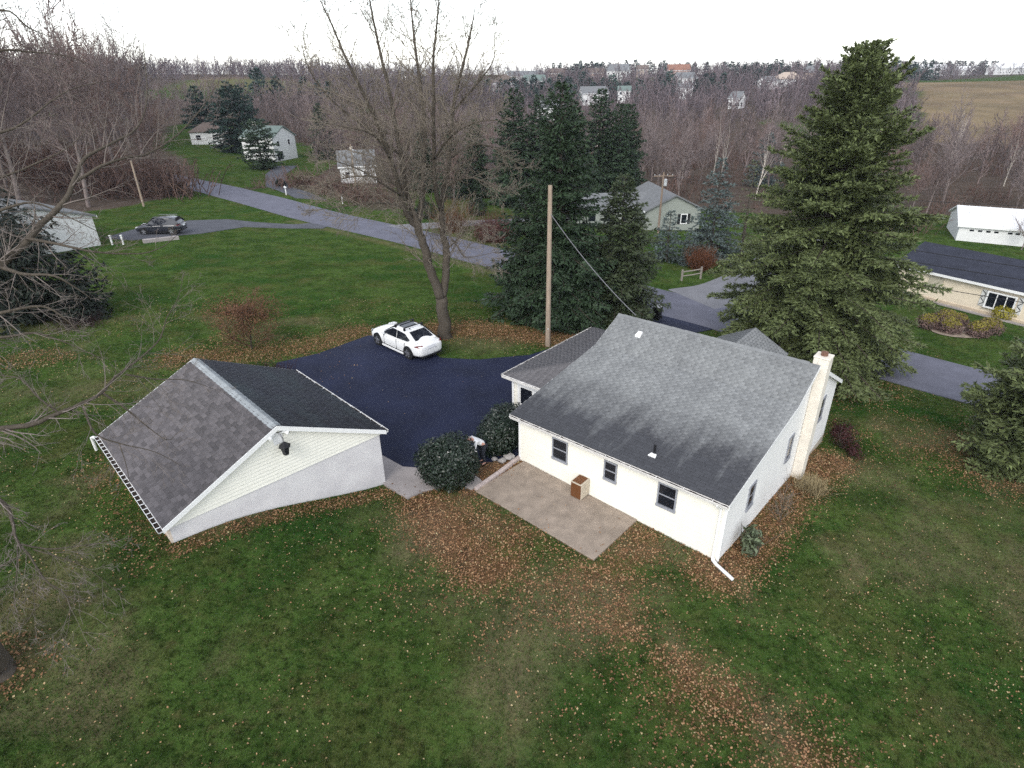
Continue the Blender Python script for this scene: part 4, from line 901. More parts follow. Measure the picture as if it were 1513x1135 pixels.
# long white barn
bn = gable_house(65.4, 69.5, -.484, 24, 9, 2.0, 1.35, 'long low white barn with a white metal roof and a row of tiny dark openings', M_W1, M_METAL, over=.25, name='barn', cat='barn')
fr = Frame((0, -4.5, 0), (1, 0, 0), (0, -1, 0))
for k, x in enumerate((-10.95, -10.15, -9.35, -8.6, -7.3, -6.6, -5.86, -5.1, -4.3, -3.5, -2.7, -1.9)):
    m = MB(); m.obox(fr(x, -.01, 1.42), (.42, 0, 0), (0, -.03, 0), (0, 0, .2)); m.build('window', M_GLASS, bn)
for k in range(24):
    m = MB(); x = -12.1+k*1.05; m.prism([(x, -4.72, 2.10), (x, 0, 3.515), (x, 0, 3.56), (x, -4.72, 2.145)], (.05, 0, 0)); m.build('roof_seam', M_METAL, bn)
m = MB(); m.box(-4.1, -3.3, -.4, .4, 3.3, 3.95); cu = m.build('cupola', M_W1, bn)
m = MB(); m.add([(-4.25, -.55, 3.95), (-3.15, -.55, 3.95), (-3.15, .55, 3.95), (-4.25, .55, 3.95), (-3.7, 0, 4.3)], [(0, 3, 2, 1), (0, 1, 4), (1, 2, 4), (2, 3, 4), (3, 0, 4)]); m.build('cupola_roof', M_R3, cu)
# houses on the left
gable_house(-47.1, 57.4, -.595, 12, 10, 2.75, 1.55, 'white neighbouring house half hidden behind the bare overhanging branches', M_W1, M_R1, wins=(('E', -3, -1.8, .8, 2.0), ('N', 1, 2.2, .8, 2)), z=-.3)
gable_house(-50.2, 136.5, -.30, 7.5, 7.6, 4.4, 1.9, 'two-storey white house with green-grey roof and dark garage opening', M_W1, M_R4, wins=(('E', -3.2, -1.0, .0, 1.8, 1), ('E', -2.6, -1.7, 2.6, 3.8), ('E', 1, 1.9, 2.6, 3.8), ('N', -2, -1, 2.6, 3.8)), chim=(-3.2, .3, .3, .8))
gable_house(-72, 158, .25, 7.5, 7, 2.9, 1.6, 'low white house with brown roof glimpsed through the left wood', M_W1, M_R3, wins=(('N', -2.6, -1.4, .8, 2.1), ('N', 1, 2.4, .8, 2.1)), hip=True)
gable_house(-26.0, 109.5, .25, 5.8, 6.5, 2.8, 2.0, 'grey-roofed cottage with a white eave across the road from the letterbox', M_W1, M_R1, wins=(('N', -2.2, -1.3, .8, 2.0), ('N', .8, 1.7, .8, 2.0)), chim=(-.6, .3, .22, .7))
# houses on the far hillside
FAR = [
 (-2, 396, .3, 12, 10, 5.5, 3.5, 'pinkish-white far house with a tan hip roof above the spruce row', M_W1, M_R3, True),
 (16.5, 404, -.35, 13, 9, 4.8, 3.0, 'far house with a pale green roof and white gable above the spruce row', M_W1, M_R4, False),
 (17.5, 268, -.5, 9, 7, 4.6, 2.6, 'far house with a pale blue-grey roof showing between two spruce tops', M_W1, M_R1, False),
 (42, 330, .2, 13, 8, 5.0, 2.8, 'white far house half hidden behind the broadest spruce top', M_W1, M_R1, False),
 (58, 334, -.2, 6, 6, 5.4, 2.0, 'narrow white far house at the right end of the spruce row', M_W1, M_R4, False),
 (81, 498, -.4, 15, 10, 6, 4.2, 'white twin-gabled far house high on the hillside', M_W1, M_R1, False),
 (63, 500, .3, 17, 9, 4.5, 3, 'low pink brick far house next to the twin-gabled white one', M_W4, M_R3, False),
 (120, 478, -.15, 15, 10, 7, 3.5, 'far house with a bright orange-brown roof', M_W4, M_R5, False),
 (92.5, 352, .1, 7, 6, 5, 2, 'small white far building below the orange-brown roof', M_W1, M_R1, False),
 (99, 288, -.9, 5, 5, 4.2, 2.4, 'grey-white far house with a steep gable among the pale tree trunks', M_W1, M_R1, False),
 (141, 366, .4, 8, 6, 4.2, 2.2, 'small bright white far house among the purple treetops', M_W1, M_R1, False),
 (155, 374, .2, 15, 9, 4.2, 3, 'cream-roofed far house beside the small bright white one', M_W1, M_W3, True),
 (192, 428, -.2, 17, 9, 4.6, 3.4, 'far house with a slate-grey hip roof under the dark pines', M_W3, M_R1, True),
 (112, 428, .3, 13, 8, 4.6, 3, 'dim grey-roofed far house among trees right of the orange-brown roof', M_W1, M_R1, False),
 (12, 470, .3, 26, 10, 4.0, 3, 'long pale far building just below the skyline above the spruces', M_W1, M_R1, False),
 (36, 494, -.2, 12, 8, 4.5, 3, 'buff far house just right of the long pale building', M_W3, M_R3, False),
 (108, 545, -.2, 9, 8, 5.5, 3, 'tiny tan far house near the hilltop', M_W3, M_R3, False),
 (438, 596, .35, 34, 12, 5, 4, 'long white far farmhouse on the green knoll beyond the stubble field', M_W1, M_METAL, False),
 (366, 585, .2, 24, 10, 5, 3.6, 'white far house beside the dark hilltop pines', M_W1, M_METAL, False),
 (300, 520, .1, 30, 9, 4, 2.5, 'low pinkish far building along the upper edge of the stubble field', M_W4, M_R1, False),
 (402, 600, .1, 12, 8, 4, 3, 'smallest white outbuilding next to the long farmhouse', M_W1, M_METAL, False),
 (318, 400, -.2, 12, 9, 4.5, 3.2, 'white far house at the right edge of the stubble field', M_W1, M_R1, False),
 (-96, 520, .2, 16, 9, 4, 2.6, 'pale far house under the trees at the crest of the green pasture', M_W1, M_R3, False),
 (-72, 500, -.1, 10, 8, 4, 2.6, 'small white far house left of the big maple near the skyline', M_W1, M_R1, False),
]
for x, y, yaw, w_, d_, h, ri, lab, wm, rm, hip in FAR:
    n = max(2, int(w_/3.5)); wins = [('N', -w_/2+w_*(i+.3)/n, -w_/2+w_*(i+.3)/n+1.1, .9, 2.3) for i in range(n)]
    if h > 5: wins += [('N', -w_/2+w_*(i+.3)/n, -w_/2+w_*(i+.3)/n+1.1, 3.6, 5.0-.1) for i in range(n)]
    wins += [('E', -.8, .5, 1, 2.4), ('W', -.8, .5, 1, 2.4)]
    gable_house(x, y, yaw, w_, d_, h, ri, lab, wm, rm, wins=[w2+(1,) for w2 in wins], hip=hip, over=.4, base=3)
# ------------------------------------------------------------------ plants
def tubes(segs, kmin=3, kmax=7, openv=False):
    """segments (p0,p1,r0,r1) -> verts, quads; thicker ones get more sides"""
    A = np.array([(*a, *b, r0, r1) for a, b, r0, r1 in segs], float) if not isinstance(segs, np.ndarray) else segs
    Vs, Fs, off = [], [], 0
    big = A[:, 6] > .06
    for sel, k in ((big, kmax), (~big, kmin)):
        B = A[sel]
        if not len(B): continue
        d = B[:, 3:6]-B[:, :3]; l = np.linalg.norm(d, axis=1, keepdims=True)+1e-9; d = d/l
        ref = np.where(np.abs(d[:, 2:3]) < .9, np.array([[0, 0, 1.]]), np.array([[1., 0, 0]])); u = np.cross(d, ref); u /= np.linalg.norm(u, axis=1, keepdims=True); v = np.cross(d, u)
        t = np.arange(k)*2*np.pi/k; c, s = np.cos(t)[None, :, None], np.sin(t)[None, :, None]
        ring = u[:, None]*c+v[:, None]*s
        p0 = B[:, None, :3]+ring*B[:, 6, None, None]; p1 = B[:, None, 3:6]+ring*B[:, 7, None, None]
        V = np.concatenate([p0, p1], 1).reshape(-1, 3); i = np.arange(k); j = (i+1) % k
        if openv and k == 3: i = np.arange(2); j = i+1
        F = (np.arange(len(B))[:, None, None]*2*k+np.stack([i, j, j+k, i+k], -1)[None]).reshape(-1, 4)+off
        Vs.append(V); Fs.append(F); off += len(V)
    return np.concatenate(Vs), np.concatenate(Fs)
def rv(r): v = r.normal(size=3); return v/np.linalg.norm(v)
def grow(r, segs, p, d, ln, rad, level, maxl, P):
    """one branch with its side shoots"""
    n = max(2, P['n'][level]); step = ln/n; r0 = rad; pts = [(p.copy(), r0, d.copy())]
    for i in range(n):
        d = d+rv(r)*P['wob'][level]+np.array([0, 0, P['up'][level]]); d /= np.linalg.norm(d)
        q = p+d*step; r1 = rad*(1-(i+1)/n*P['tap'][level]); segs[min(level, 2)].append((p, q, r0, r1)); p, r0 = q, r1; pts.append((p.copy(), r0, d.copy()))
    if level >= maxl: return
    k = P['k'][level]
    for j in range(k):
        f = P['from'][level]+(1-P['from'][level])*(j+r.random())/k; i = min(int(f*n), n-1); g = f*n-i
        q = pts[i][0]*(1-g)+pts[i+1][0]*g; dd = pts[i+1][2]; a = rv(r); a -= dd*a.dot(dd); a /= np.linalg.norm(a)+1e-9
        ang = P['ang'][level]*(.7+.6*r.random()); nd = dd*math.cos(ang)+a*math.sin(ang)
        grow(r, segs, q, nd, ln*P['len'][level]*(1.15-.6*f)*(.75+.5*r.random()), min(pts[i][1]*.7, rad*P['rr'][level]*(1.1-.5*f)), level+1, maxl, P)
    if P.get('lead'):   # leader goes on
        grow(r, segs, pts[-1][0], pts[-1][2], ln*.5, pts[-1][1], level+1, maxl, P)
BARE = dict(n=[6, 5, 4, 2, 1], wob=[.05, .13, .18, .25, .2], up=[.02, .07, .05, .04, 0], tap=[.72, .82, .85, .8, .6], k=[15, 8, 6, 3, 0], ang=[.62, .65, .7, .7, .7], len=[.50, .46, .46, .5, .5], rr=[.42, .45, .5, .55, .5], **{'from': [.28, .22, .15, .1, .1]}, lead=True)
def bare_mesh(seed, h=14., r0=.19, P=BARE, maxl=3, twig=.6, minr=.011):
    r = np.random.default_rng(seed); segs = [[], [], []]
    d = np.array([r.normal()*.05, r.normal()*.05, 1.]); d /= np.linalg.norm(d)
    grow(r, segs, np.array([0, 0, -.5]), d, h*.72, r0, 0, maxl, P)
    A = [np.array([(*a, *b, max(x, minr), max(y, minr*.7)) for a, b, x, y in s]) if s else np.zeros((0, 8)) for s in segs]
    return A
def me_from(name, V, F, material, tint=None, smooth=False):
    o = fast(name, V, F, material, tint=tint, smooth=smooth); me = o.data; bpy.data.objects.remove(o); return me
def tmat(name, col, **k): return mat(name, col, rough=.95, spec=.1, **k)
M_BARK_G = tmat('grey_brown_bark', (.078, .066, .053), var=.3, scale=5, detail=6, stretch=(5, 5, 1), bump=.5)
M_TWIG_G = tmat('grey_twigs', (.185, .158, .128), var=.2, scale=1.5)
M_TWIG_P = [tmat('purple_brown_twigs', (.180, .138, .130), var=.22, scale=.4, rnd=.25), tmat('red_brown_twigs', (.190, .132, .116), var=.22, scale=.4, rnd=.25), tmat('grey_wood_twigs', (.195, .158, .152), var=.22, scale=.4, rnd=.25)]
M_TRUNK_P = tmat('wood_trunk', (.16, .13, .12), var=.3, scale=3, rnd=.25); M_TRUNK_W = tmat('pale_trunk', (.42, .38, .33), var=.25, scale=2.5, rnd=.2)
M_TWIG_T = tmat('tan_twigs', (.19, .135, .09), var=.2, scale=.6, rnd=.15)

# --- the big leafless tree by the driveway: main limbs as they stand, side shoots grown from them
MAPLE = dict(
trunk=[(-3.97,33.30,-.35,.52),(-3.97,33.30,.15,.43),(-3.96,33.30,1.24,.36),(-4.00,33.30,2.48,.34)],
a=[(-4.00,33.30,2.40,.33),(-4.36,33.20,3.73,.31),(-4.61,33.00,5.14,.28),(-4.88,32.90,6.28,.25),(-5.04,32.80,7.21,.20),(-5.41,32.90,8.42,.17),(-5.55,33.10,10.24,.14),(-5.84,33.50,12.75,.11),(-6.22,33.90,14.85,.08),(-6.51,34.20,16.86,.05),(-6.72,34.50,18.78,.02)],
b=[(-4.93,32.90,6.54,.20),(-5.35,32.50,7.35,.17),(-5.54,32.20,8.20,.15),(-5.83,31.70,10.25,.13),(-6.43,31.10,12.57,.10),(-7.08,30.60,14.39,.07),(-7.49,30.30,15.81,.045),(-7.87,30.00,16.90,.02)],
c=[(-4.94,32.90,6.83,.20),(-4.75,33.70,7.74,.17),(-4.57,34.20,9.41,.15),(-4.41,34.70,11.71,.12),(-4.60,35.10,14.24,.09),(-4.72,35.30,16.06,.06),(-4.74,35.50,18.35,.02)],
d=[(-4.00,33.30,2.40,.28),(-3.72,33.60,3.59,.26),(-3.61,33.80,5.10,.24),(-3.74,34.10,6.36,.20),(-3.75,34.30,7.61,.17),(-3.52,34.40,8.49,.15),(-3.19,34.70,10.02,.13),(-2.91,35.10,12.32,.11),(-2.41,35.30,13.91,.085),(-1.93,35.50,15.44,.06),(-1.53,35.70,17.06,.02)],
e=[(-3.77,34.20,7.19,.16),(-3.94,33.50,8.47,.14),(-3.82,32.90,10.24,.12),(-3.61,32.30,12.77,.10),(-3.39,31.90,14.77,.07),(-3.06,31.60,16.35,.045),(-2.77,31.30,18.06,.02)],
s1=[(-5.04,32.80,7.21,.08),(-5.86,32.10,7.95,.065),(-6.96,31.30,8.22,.05),(-8.46,30.70,8.16,.03),(-9.96,30.30,8.06,.012)],
s2=[(-5.41,32.90,8.42,.08),(-6.65,33.30,9.09,.06),(-8.57,33.90,9.10,.04),(-10.71,34.30,8.43,.012)],
s3=[(-3.53,34.40,8.38,.09),(-2.25,33.90,9.01,.07),(-1.08,33.50,8.70,.045),(-.16,33.30,8.10,.012)],
s4=[(-3.24,34.70,9.85,.08),(-1.88,35.10,10.51,.06),(-.50,35.70,10.15,.04),(.50,35.90,9.18,.012)],
s5=[(-5.55,33.10,10.24,.08),(-6.91,32.50,11.53,.06),(-8.28,31.70,12.85,.045),(-9.04,31.30,14.15,.03),(-9.22,31.10,15.62,.012)],
s6=[(-2.92,35.10,12.16,.07),(-1.45,34.70,13.59,.05),(-.65,34.30,14.64,.03),(-.67,34.10,16.22,.012)],
s7=[(-3.84,32.90,10.07,.08),(-2.73,31.70,11.29,.06),(-1.44,30.70,11.94,.04),(-.27,30.30,12.01,.012)],
s8=[(-5.52,32.20,8.37,.07),(-6.05,30.90,9.09,.05),(-7.04,29.90,10.03,.035),(-8.22,29.30,10.57,.012)],
s9=[(-3.61,33.80,5.10,.05),(-2.74,33.50,5.92,.035),(-1.95,33.30,6.70,.02),(-1.15,33.10,6.18,.01)],
s10=[(-3.74,34.10,6.36,.06),(-2.85,32.70,5.57,.045),(-2.32,32.10,5.16,.03),(-.67,31.70,5.54,.01)],
s11=[(-5.83,31.70,10.25,.07),(-6.33,30.70,11.43,.05),(-7.12,29.90,11.79,.035),(-8.44,29.30,12.13,.012)])
def limb_tree(limbs, seed, P, dens, base, lmax, minr):
    """limbs (polylines with radii) plus grown side shoots; returns limb segs, twig segs in base-local coordinates"""
    r = np.random.default_rng(seed); L_, T_ = [], [[], [], []]; b = np.array(base)
    for nm, pl in limbs.items():
        Q = np.array(pl); Q[:, :3] -= b
        # soften the polyline
        out = [Q[0]]
        E = np.concatenate([[2*Q[0]-Q[1]], Q, [2*Q[-1]-Q[-2]]])
        for i in range(1, len(E)-2):
            for t in (.25, .5, .75, 1.):
                out.append(.5*(2*E[i]+(-E[i-1]+E[i+1])*t+(2*E[i-1]-5*E[i]+4*E[i+1]-E[i+2])*t*t+(-E[i-1]+3*E[i]-3*E[i+1]+E[i+2])*t**3))
        out = np.array(out); out[:, 3] = np.maximum(out[:, 3], minr); j = r.normal(size=(len(out), 3))*out[:, 3:4]*.16; out[1:-1, :3] += j[1:-1]; L_.append(out)
        if nm.startswith('trunk'): continue
        ln = np.concatenate([[0], np.cumsum(np.linalg.norm(np.diff(out[:, :3], axis=0), axis=1))]); tot = ln[-1]
        s = tot*.10
        while s < tot:
            i = min(np.searchsorted(ln, s)-1, len(out)-2); i = max(i, 0); f = (s-ln[i])/(ln[i+1]-ln[i]+1e-9); q = out[i]*(1-f)+out[i+1]*f
            dd = out[i+1, :3]-out[i, :3]; dd /= np.linalg.norm(dd); a = rv(r); a -= dd*a.dot(dd); a /= np.linalg.norm(a); ang = .5+.5*r.random(); nd = dd*math.cos(ang)+a*math.sin(ang)
            big = q[3]; l = lmax*(.35+.65*r.random())*(1.0 if big < .12 else .8)*min(1, .35+(tot-s)/lmax*.5)
            grow(r, T_, q[:3], nd, l, min(big*.42, .014+l*.011), 1, 3, P)
            s += dens*(.5+r.random())
    TT = [np.array([(*a, *c, max(x, minr), max(y, minr*.75)) for a, c, x, y in s]) for s in T_ if s]
    return L_, np.concatenate(TT)
SH = dict(n=[4, 5, 4, 2, 1], wob=[.1, .16, .22, .25, .2], up=[.03, .05, .03, .02, 0], tap=[.8, .85, .85, .7, .6], k=[8, 6, 4, 2, 0], ang=[.6, .7, .75, .7, .7], len=[.5, .48, .5, .5, .5], rr=[.5, .5, .55, .6, .5], **{'from': [.2, .15, .12, .1, .1]})
def plant_two(name, label, cat, base, A, B, m1, m2, parts=('trunk', 'crown'), group=None, rot=0, kmax=8):
    t = thing(name, base, label, cat, rot, group)
    mb = MB()
    for o_ in A: mb.tube([p[:3] for p in o_], [p[3] for p in o_], kmax)
    me = mb.mesh(parts[0], m1); me.polygons.foreach_set('use_smooth', [True]*len(me.polygons)); put(bpy.data.objects.new(parts[0], me), t)
    V, F = tubes(B, 3, 5); fast(parts[1], V, F, m2, t)
    return t
A, B = limb_tree({k_: [(x, y, z, q*(1 if k_ == 'trunk' else .84)) for x, y, z, q in v_] for k_, v_ in MAPLE.items()}, 3, SH, .24, (-3.97, 33.3, .02), 3.6, .0092)
plant_two('bare_tree', 'big leafless tree with a forked trunk standing beside the white car', 'tree', (-3.97, 33.3, .02), A, B, M_BARK_G, M_TWIG_G, kmax=10)
print('maple twigs', len(B))

NEAR = dict(
trunk=[(-11.9,9.25,1.6,.62),(-11.95,9.25,2.4,.45),(-12.2,9.25,5,.40),(-12.5,9.4,8,.34),(-12.7,9.6,11,.28),(-12.8,9.8,14,.2),(-12.6,10,17,.1)],
n1=[(-12.65,9.7,9.1,.24),(-12.2,10.31,9.56,.20),(-10.95,10.67,10.27,.15),(-9.52,11.12,10.92,.105),(-8.98,11.77,11.52,.085),(-8.67,12.18,11.88,.072),(-8.58,12.60,12.26,.06),(-8.53,12.98,12.57,.048),(-8.26,13.43,12.77,.038),(-7.96,14.13,13.05,.028),(-7.86,14.68,13.66,.02),(-8.11,15.56,14.73,.010)],
n1b=[(-8.58,12.56,12.19,.05),(-8.20,12.91,12.42,.042),(-7.91,13.30,12.53,.036),(-7.67,13.65,12.55,.03),(-7.32,14.23,12.80,.024),(-7.01,14.77,13.18,.018),(-6.76,15.33,13.63,.013),(-6.53,15.81,14.12,.007)],
n1c=[(-9.09,11.45,11.34,.05),(-8.30,11.19,11.27,.035),(-7.75,11.23,11.12,.026),(-7.14,11.50,11.00,.018),(-6.80,11.75,11.05,.012),(-6.59,12.06,11.21,.006)],
n1d=[(-9.52,11.11,10.89,.06),(-8.78,10.75,10.85,.04),(-8.28,10.73,10.82,.03),(-8.04,10.83,10.56,.02),(-7.89,10.92,10.31,.008)],
n1e=[(-10.9,10.6,10.2,.08),(-9.83,10.20,10.23,.06),(-8.94,10.05,10.38,.042),(-8.38,10.29,10.40,.03),(-8.11,10.38,10.14,.02),(-7.95,10.42,9.78,.008)],
n1f=[(-11.0,10.5,10.2,.07),(-9.66,9.85,9.98,.05),(-8.95,9.85,9.98,.038),(-8.51,10.07,9.98,.026),(-8.12,10.18,9.75,.016),(-7.65,10.31,9.35,.007)],
n1g=[(-12.7,9.7,11.2,.09),(-10.45,11.69,11.58,.06),(-9.92,12.11,11.74,.042),(-9.42,12.37,11.82,.028),(-8.90,12.45,11.53,.018),(-8.36,12.49,11.17,.008)],
n2=[(-12.4,9.3,7.2,.2),(-12.1,9.17,7.79,.16),(-10.54,9.35,8.15,.115),(-9.48,9.64,8.26,.08),(-8.93,9.76,8.29,.066),(-8.57,10.03,8.37,.058),(-8.30,10.28,8.42,.05),(-8.13,10.64,8.46,.043),(-8.03,10.94,8.61,.037),(-7.90,11.22,8.70,.031),(-7.66,11.52,8.86,.026),(-7.43,11.87,9.09,.02),(-7.39,12.25,9.40,.014),(-7.25,12.64,9.72,.010),(-7.22,13.07,10.12,.006)],
n2b=[(-8.13,10.64,8.46,.035),(-7.85,10.69,8.12,.025),(-7.57,10.71,7.71,.018),(-7.26,10.80,7.24,.011),(-7.14,11.03,7.26,.006)],
n2c=[(-7.90,11.16,8.60,.028),(-7.53,11.47,8.33,.02),(-7.05,11.73,8.17,.013),(-6.59,11.98,7.79,.006)],
n2d=[(-8.30,10.26,8.37,.035),(-8.00,9.93,7.96,.025),(-7.67,10.01,7.67,.018),(-7.20,10.26,7.29,.011),(-6.87,10.45,6.79,.005)],
n2e=[(-8.57,10.02,8.34,.03),(-8.80,9.97,8.69,.024),(-9.09,10.06,9.08,.018),(-9.46,10.09,9.14,.012),(-9.78,10.00,9.39,.006)],
n2f=[(-7.67,10.01,7.67,.014),(-7.53,9.80,7.26,.010),(-7.60,9.78,6.79,.005)],
n3=[(-12.4,9.3,7.0,.15),(-11.14,8.61,8.02,.12),(-9.42,8.44,7.90,.07),(-8.73,8.30,7.64,.05),(-8.55,8.17,7.39,.04),(-8.41,7.96,7.19,.034),(-8.34,7.88,7.05,.03)],
n3a=[(-8.34,7.88,7.05,.022),(-7.93,7.92,6.90,.017),(-7.56,8.09,6.80,.012),(-6.98,8.45,6.62,.005)],
n3b=[(-8.34,7.88,7.05,.026),(-8.08,7.71,6.93,.021),(-7.81,7.52,6.56,.017),(-7.62,7.51,6.33,.013),(-7.50,7.39,6.08,.010),(-7.49,7.11,5.76,.007),(-7.58,6.85,5.48,.004)],
n3c=[(-8.36,7.87,7.03,.016),(-8.22,7.50,6.75,.012),(-8.19,7.24,6.45,.008),(-8.01,6.99,6.19,.004)],
n3d=[(-8.09,7.84,6.96,.016),(-7.77,7.86,6.77,.012),(-7.47,7.93,6.48,.009),(-7.18,7.93,6.05,.006),(-6.99,7.95,5.65,.004)],
n3e=[(-7.81,7.52,6.56,.010),(-7.94,7.50,6.74,.008),(-7.87,7.27,6.50,.006),(-7.77,7.02,6.23,.004)],
n0=[(-12.8,9.9,13.0,.12),(-12.21,12.76,13.66,.08),(-10.67,13.45,14.33,.05),(-10.04,13.76,14.51,.034),(-9.58,14.09,14.48,.022),(-9.10,14.38,14.40,.013),(-8.72,14.50,14.20,.006)],
n0b=[(-12.7,9.9,13.6,.09),(-10.43,12.71,14.64,.05),(-9.45,13.31,15.15,.028),(-9.18,13.51,14.89,.018),(-9.04,13.88,14.73,.008)],
n0c=[(-12.75,9.7,11.8,.10),(-10.94,12.16,12.50,.06),(-10.17,12.75,12.98,.042),(-9.66,13.08,13.19,.03),(-9.28,13.62,13.59,.02),(-9.01,14.08,13.82,.013),(-8.50,14.48,13.94,.006)],
n0d=[(-12.7,9.7,11.5,.09),(-10.95,11.99,12.16,.05),(-9.91,12.40,12.31,.034),(-9.27,12.75,12.55,.023),(-8.81,13.11,12.80,.013),(-8.46,13.57,13.27,.006)],
n4=[(-12.3,9.2,6.2,.09),(-10.52,7.31,6.81,.06),(-8.99,7.35,6.88,.035),(-8.33,7.41,6.99,.02),(-8.21,7.64,7.00,.010)])
SH2 = dict(SH); SH2['k'] = [6, 4, 3, 1, 0]; SH2['up'] = [.02, .02, .0, 0, 0]
for k_ in NEAR:
    if k_ != 'trunk': NEAR[k_] = [(x, y, z, q*.68) for x, y, z, q in NEAR[k_]]
A, B = limb_tree(NEAR, 11, SH2, .19, (-11.9, 9.25, 2.05), 1.3, .003)
plant_two('overhanging_tree', 'leafless tree whose long grey branches reach in over the garage roof', 'tree', (-11.9, 9.25, 2.05), A, B, M_BARK_G, tmat('near_twigs', (.17, .145, .13), var=.2, scale=4), kmax=9)
print('near twigs', len(B))

# --- leafless wood: a few grown trees, each copy turned and scaled
WOODV = []
for k in range(6):
    A = bare_mesh(100+k, 14, .17+.02*(k % 3), minr=.026); A0 = np.concatenate([A[0]]); Bt = np.concatenate([A[1], A[2]])
    V, F = tubes(A0, 4, 6); m1 = me_from('trunk', V, F, M_TRUNK_P, smooth=True); V, F = tubes(Bt, 3, 4); m2 = me_from('crown', V, F, M_TWIG_P[k % 3])
    WOODV.append((m1, m2)); print('wood', k, len(Bt))
PALE = dict(BARE); PALE['k'] = [9, 4, 3, 2, 0]; PALE['ang'] = [.42, .5, .6, .7, .7]; PALE['len'] = [.55, .42, .4, .4, .4]; PALE['rr'] = [.62, .5, .5, .5, .5]
PALEV = []
for k in range(3):
    A = bare_mesh(300+k, 15, .17, P=PALE, minr=.02); V, F = tubes(np.concatenate([A[0], A[1]]), 4, 6); m1 = me_from('trunk', V, F, M_TRUNK_W, smooth=True); V, F = tubes(A[2], 3, 4); PALEV.append((m1, me_from('crown', V, F, M_TWIG_P[2])))
def put_tree(name, meshes, x, y, s, rz, label, group, cat='tree', sz=1., z=None):
    t = thing(name, (x, y, gmesh(x, y) if z is None else z), label, cat, rz, group); t.scale = (s, s, s*sz)
    for me in meshes:
        o = bpy.data.objects.new(me.name.split('.')[0], me); put(o, t)
    return t
def scatter(poly, n, seed, mind, avoid=()):
    r = np.random.default_rng(seed); P = np.asarray(poly); lo, hi = P.min(0), P.max(0); out = []
    for _ in range(n*12):
        q = lo+r.random(2)*(hi-lo)
        if not inside(poly, q[:1], q[1:])[0]: continue
        if dist_line(ROAD, q[:1], q[1:])[0] < 5: continue
        if any((q[0]-a)**2+(q[1]-b)**2 < rr*rr for a, b, rr in avoid): continue
        if out and min((q[0]-a)**2+(q[1]-b)**2 for a, b in out) < mind*mind: continue
        out.append((q[0], q[1]))
        if len(out) >= n: break
    return out
AV = [(-73, 158, 11), (-51.6, 137, 10), (-26.5, 109.5, 8), (19.3, 79.3, 8), (64.7, 69.9, 15), (-59.9, 140.6, 5), (-46.7, 121.8, 4), (48.2, 122.4, 3), (99, 288, 4), (17.5, 268, 9), (70, 98, 6)]+[(x*k_, y*k_, q_) for x, y, *_ in FAR for k_, q_ in ((1, 10), (.965, 9), (.93, 8))]
r = np.random.default_rng(5)
ZONES = [('left wood', WOODS[0], 100, 3.1, 'leafless purple-brown tree in the wood behind the white neighbouring house', 1.48),
         ('centre wood', WOODS[1], 78, 4.4, 'leafless brown tree in the wood behind the two-storey white house', .66),
         ('right wood', WOODS[2], 108, 3.7, 'leafless reddish tree in the wood between the big spruce and the sage-green house', .70)]
for nm, poly, n, md, lab, sc in ZONES:
    pts = sorted(scatter(poly, int(n*2.4), hash(nm) % 7+9 if False else len(nm), md, AV), key=lambda q: math.hypot(*q))[:n]
    for x, y in pts:
        q = r.random(); s = sc*(.72+.5*r.random())
        if nm == 'right wood' and q < .2: put_tree('pale_tree', PALEV[int(r.random()*3)], x, y, s*1.05, r.random()*6.28, 'leafless tree with pale bare stems rising out of the reddish wood', 'pale-stemmed trees')
        else: put_tree('bare_tree', WOODV[int(r.random()*6)], x, y, s, r.random()*6.28, lab, nm)
# single bare trees that stand out
put_tree('bare_tree', (WOODV[2][0], WOODV[2][1]), 68, 97, 1.0, .4, 'largest leafless tree behind the white barn, spread against the stubble field', None)
TANV = (bpy.data.meshes['trunk'], None)
A = bare_mesh(401, 7, .14, minr=.012); V, F = tubes(A[0], 4, 6); m1 = me_from('trunk', V, F, M_TWIG_T, smooth=True); V, F = tubes(np.concatenate([A[1], A[2]]), 3, 4); m2 = me_from('crown', V, F, M_TWIG_T)
put_tree('bare_tree', (m1, m2), 73, 83, 1.0, .2, 'small tan leafless tree standing just behind the barn roof', None)
put_tree('bare_tree', (WOODV[0][0], WOODV[0][1]), -20.5, 95.5, .45, 1.2, 'small leafless tree in front of the grey-roofed cottage', None)
put_tree('bare_tree', (WOODV[3][0], WOODV[3][1]), -35.5, 118, .55, 2.2, 'leafless tree between the two-storey white house and the cottage', None)
put_tree('bare_tree', (WOODV[4][0], WOODV[4][1]), -8, 90, .62, 4.2, 'leafless tree behind the gravel drive in line with the maple', None)
put_tree('bare_tree', (WOODV[1][0], WOODV[1][1]), 57, 66.5, .36, 1.1, 'thin leafless sapling against the barn wall, left one of two', None)
put_tree('bare_tree', (PALEV[1][0], PALEV[1][1]), 59.6, 64.4, .42, 3.1, 'thin leafless sapling against the barn wall, right one of two', None)
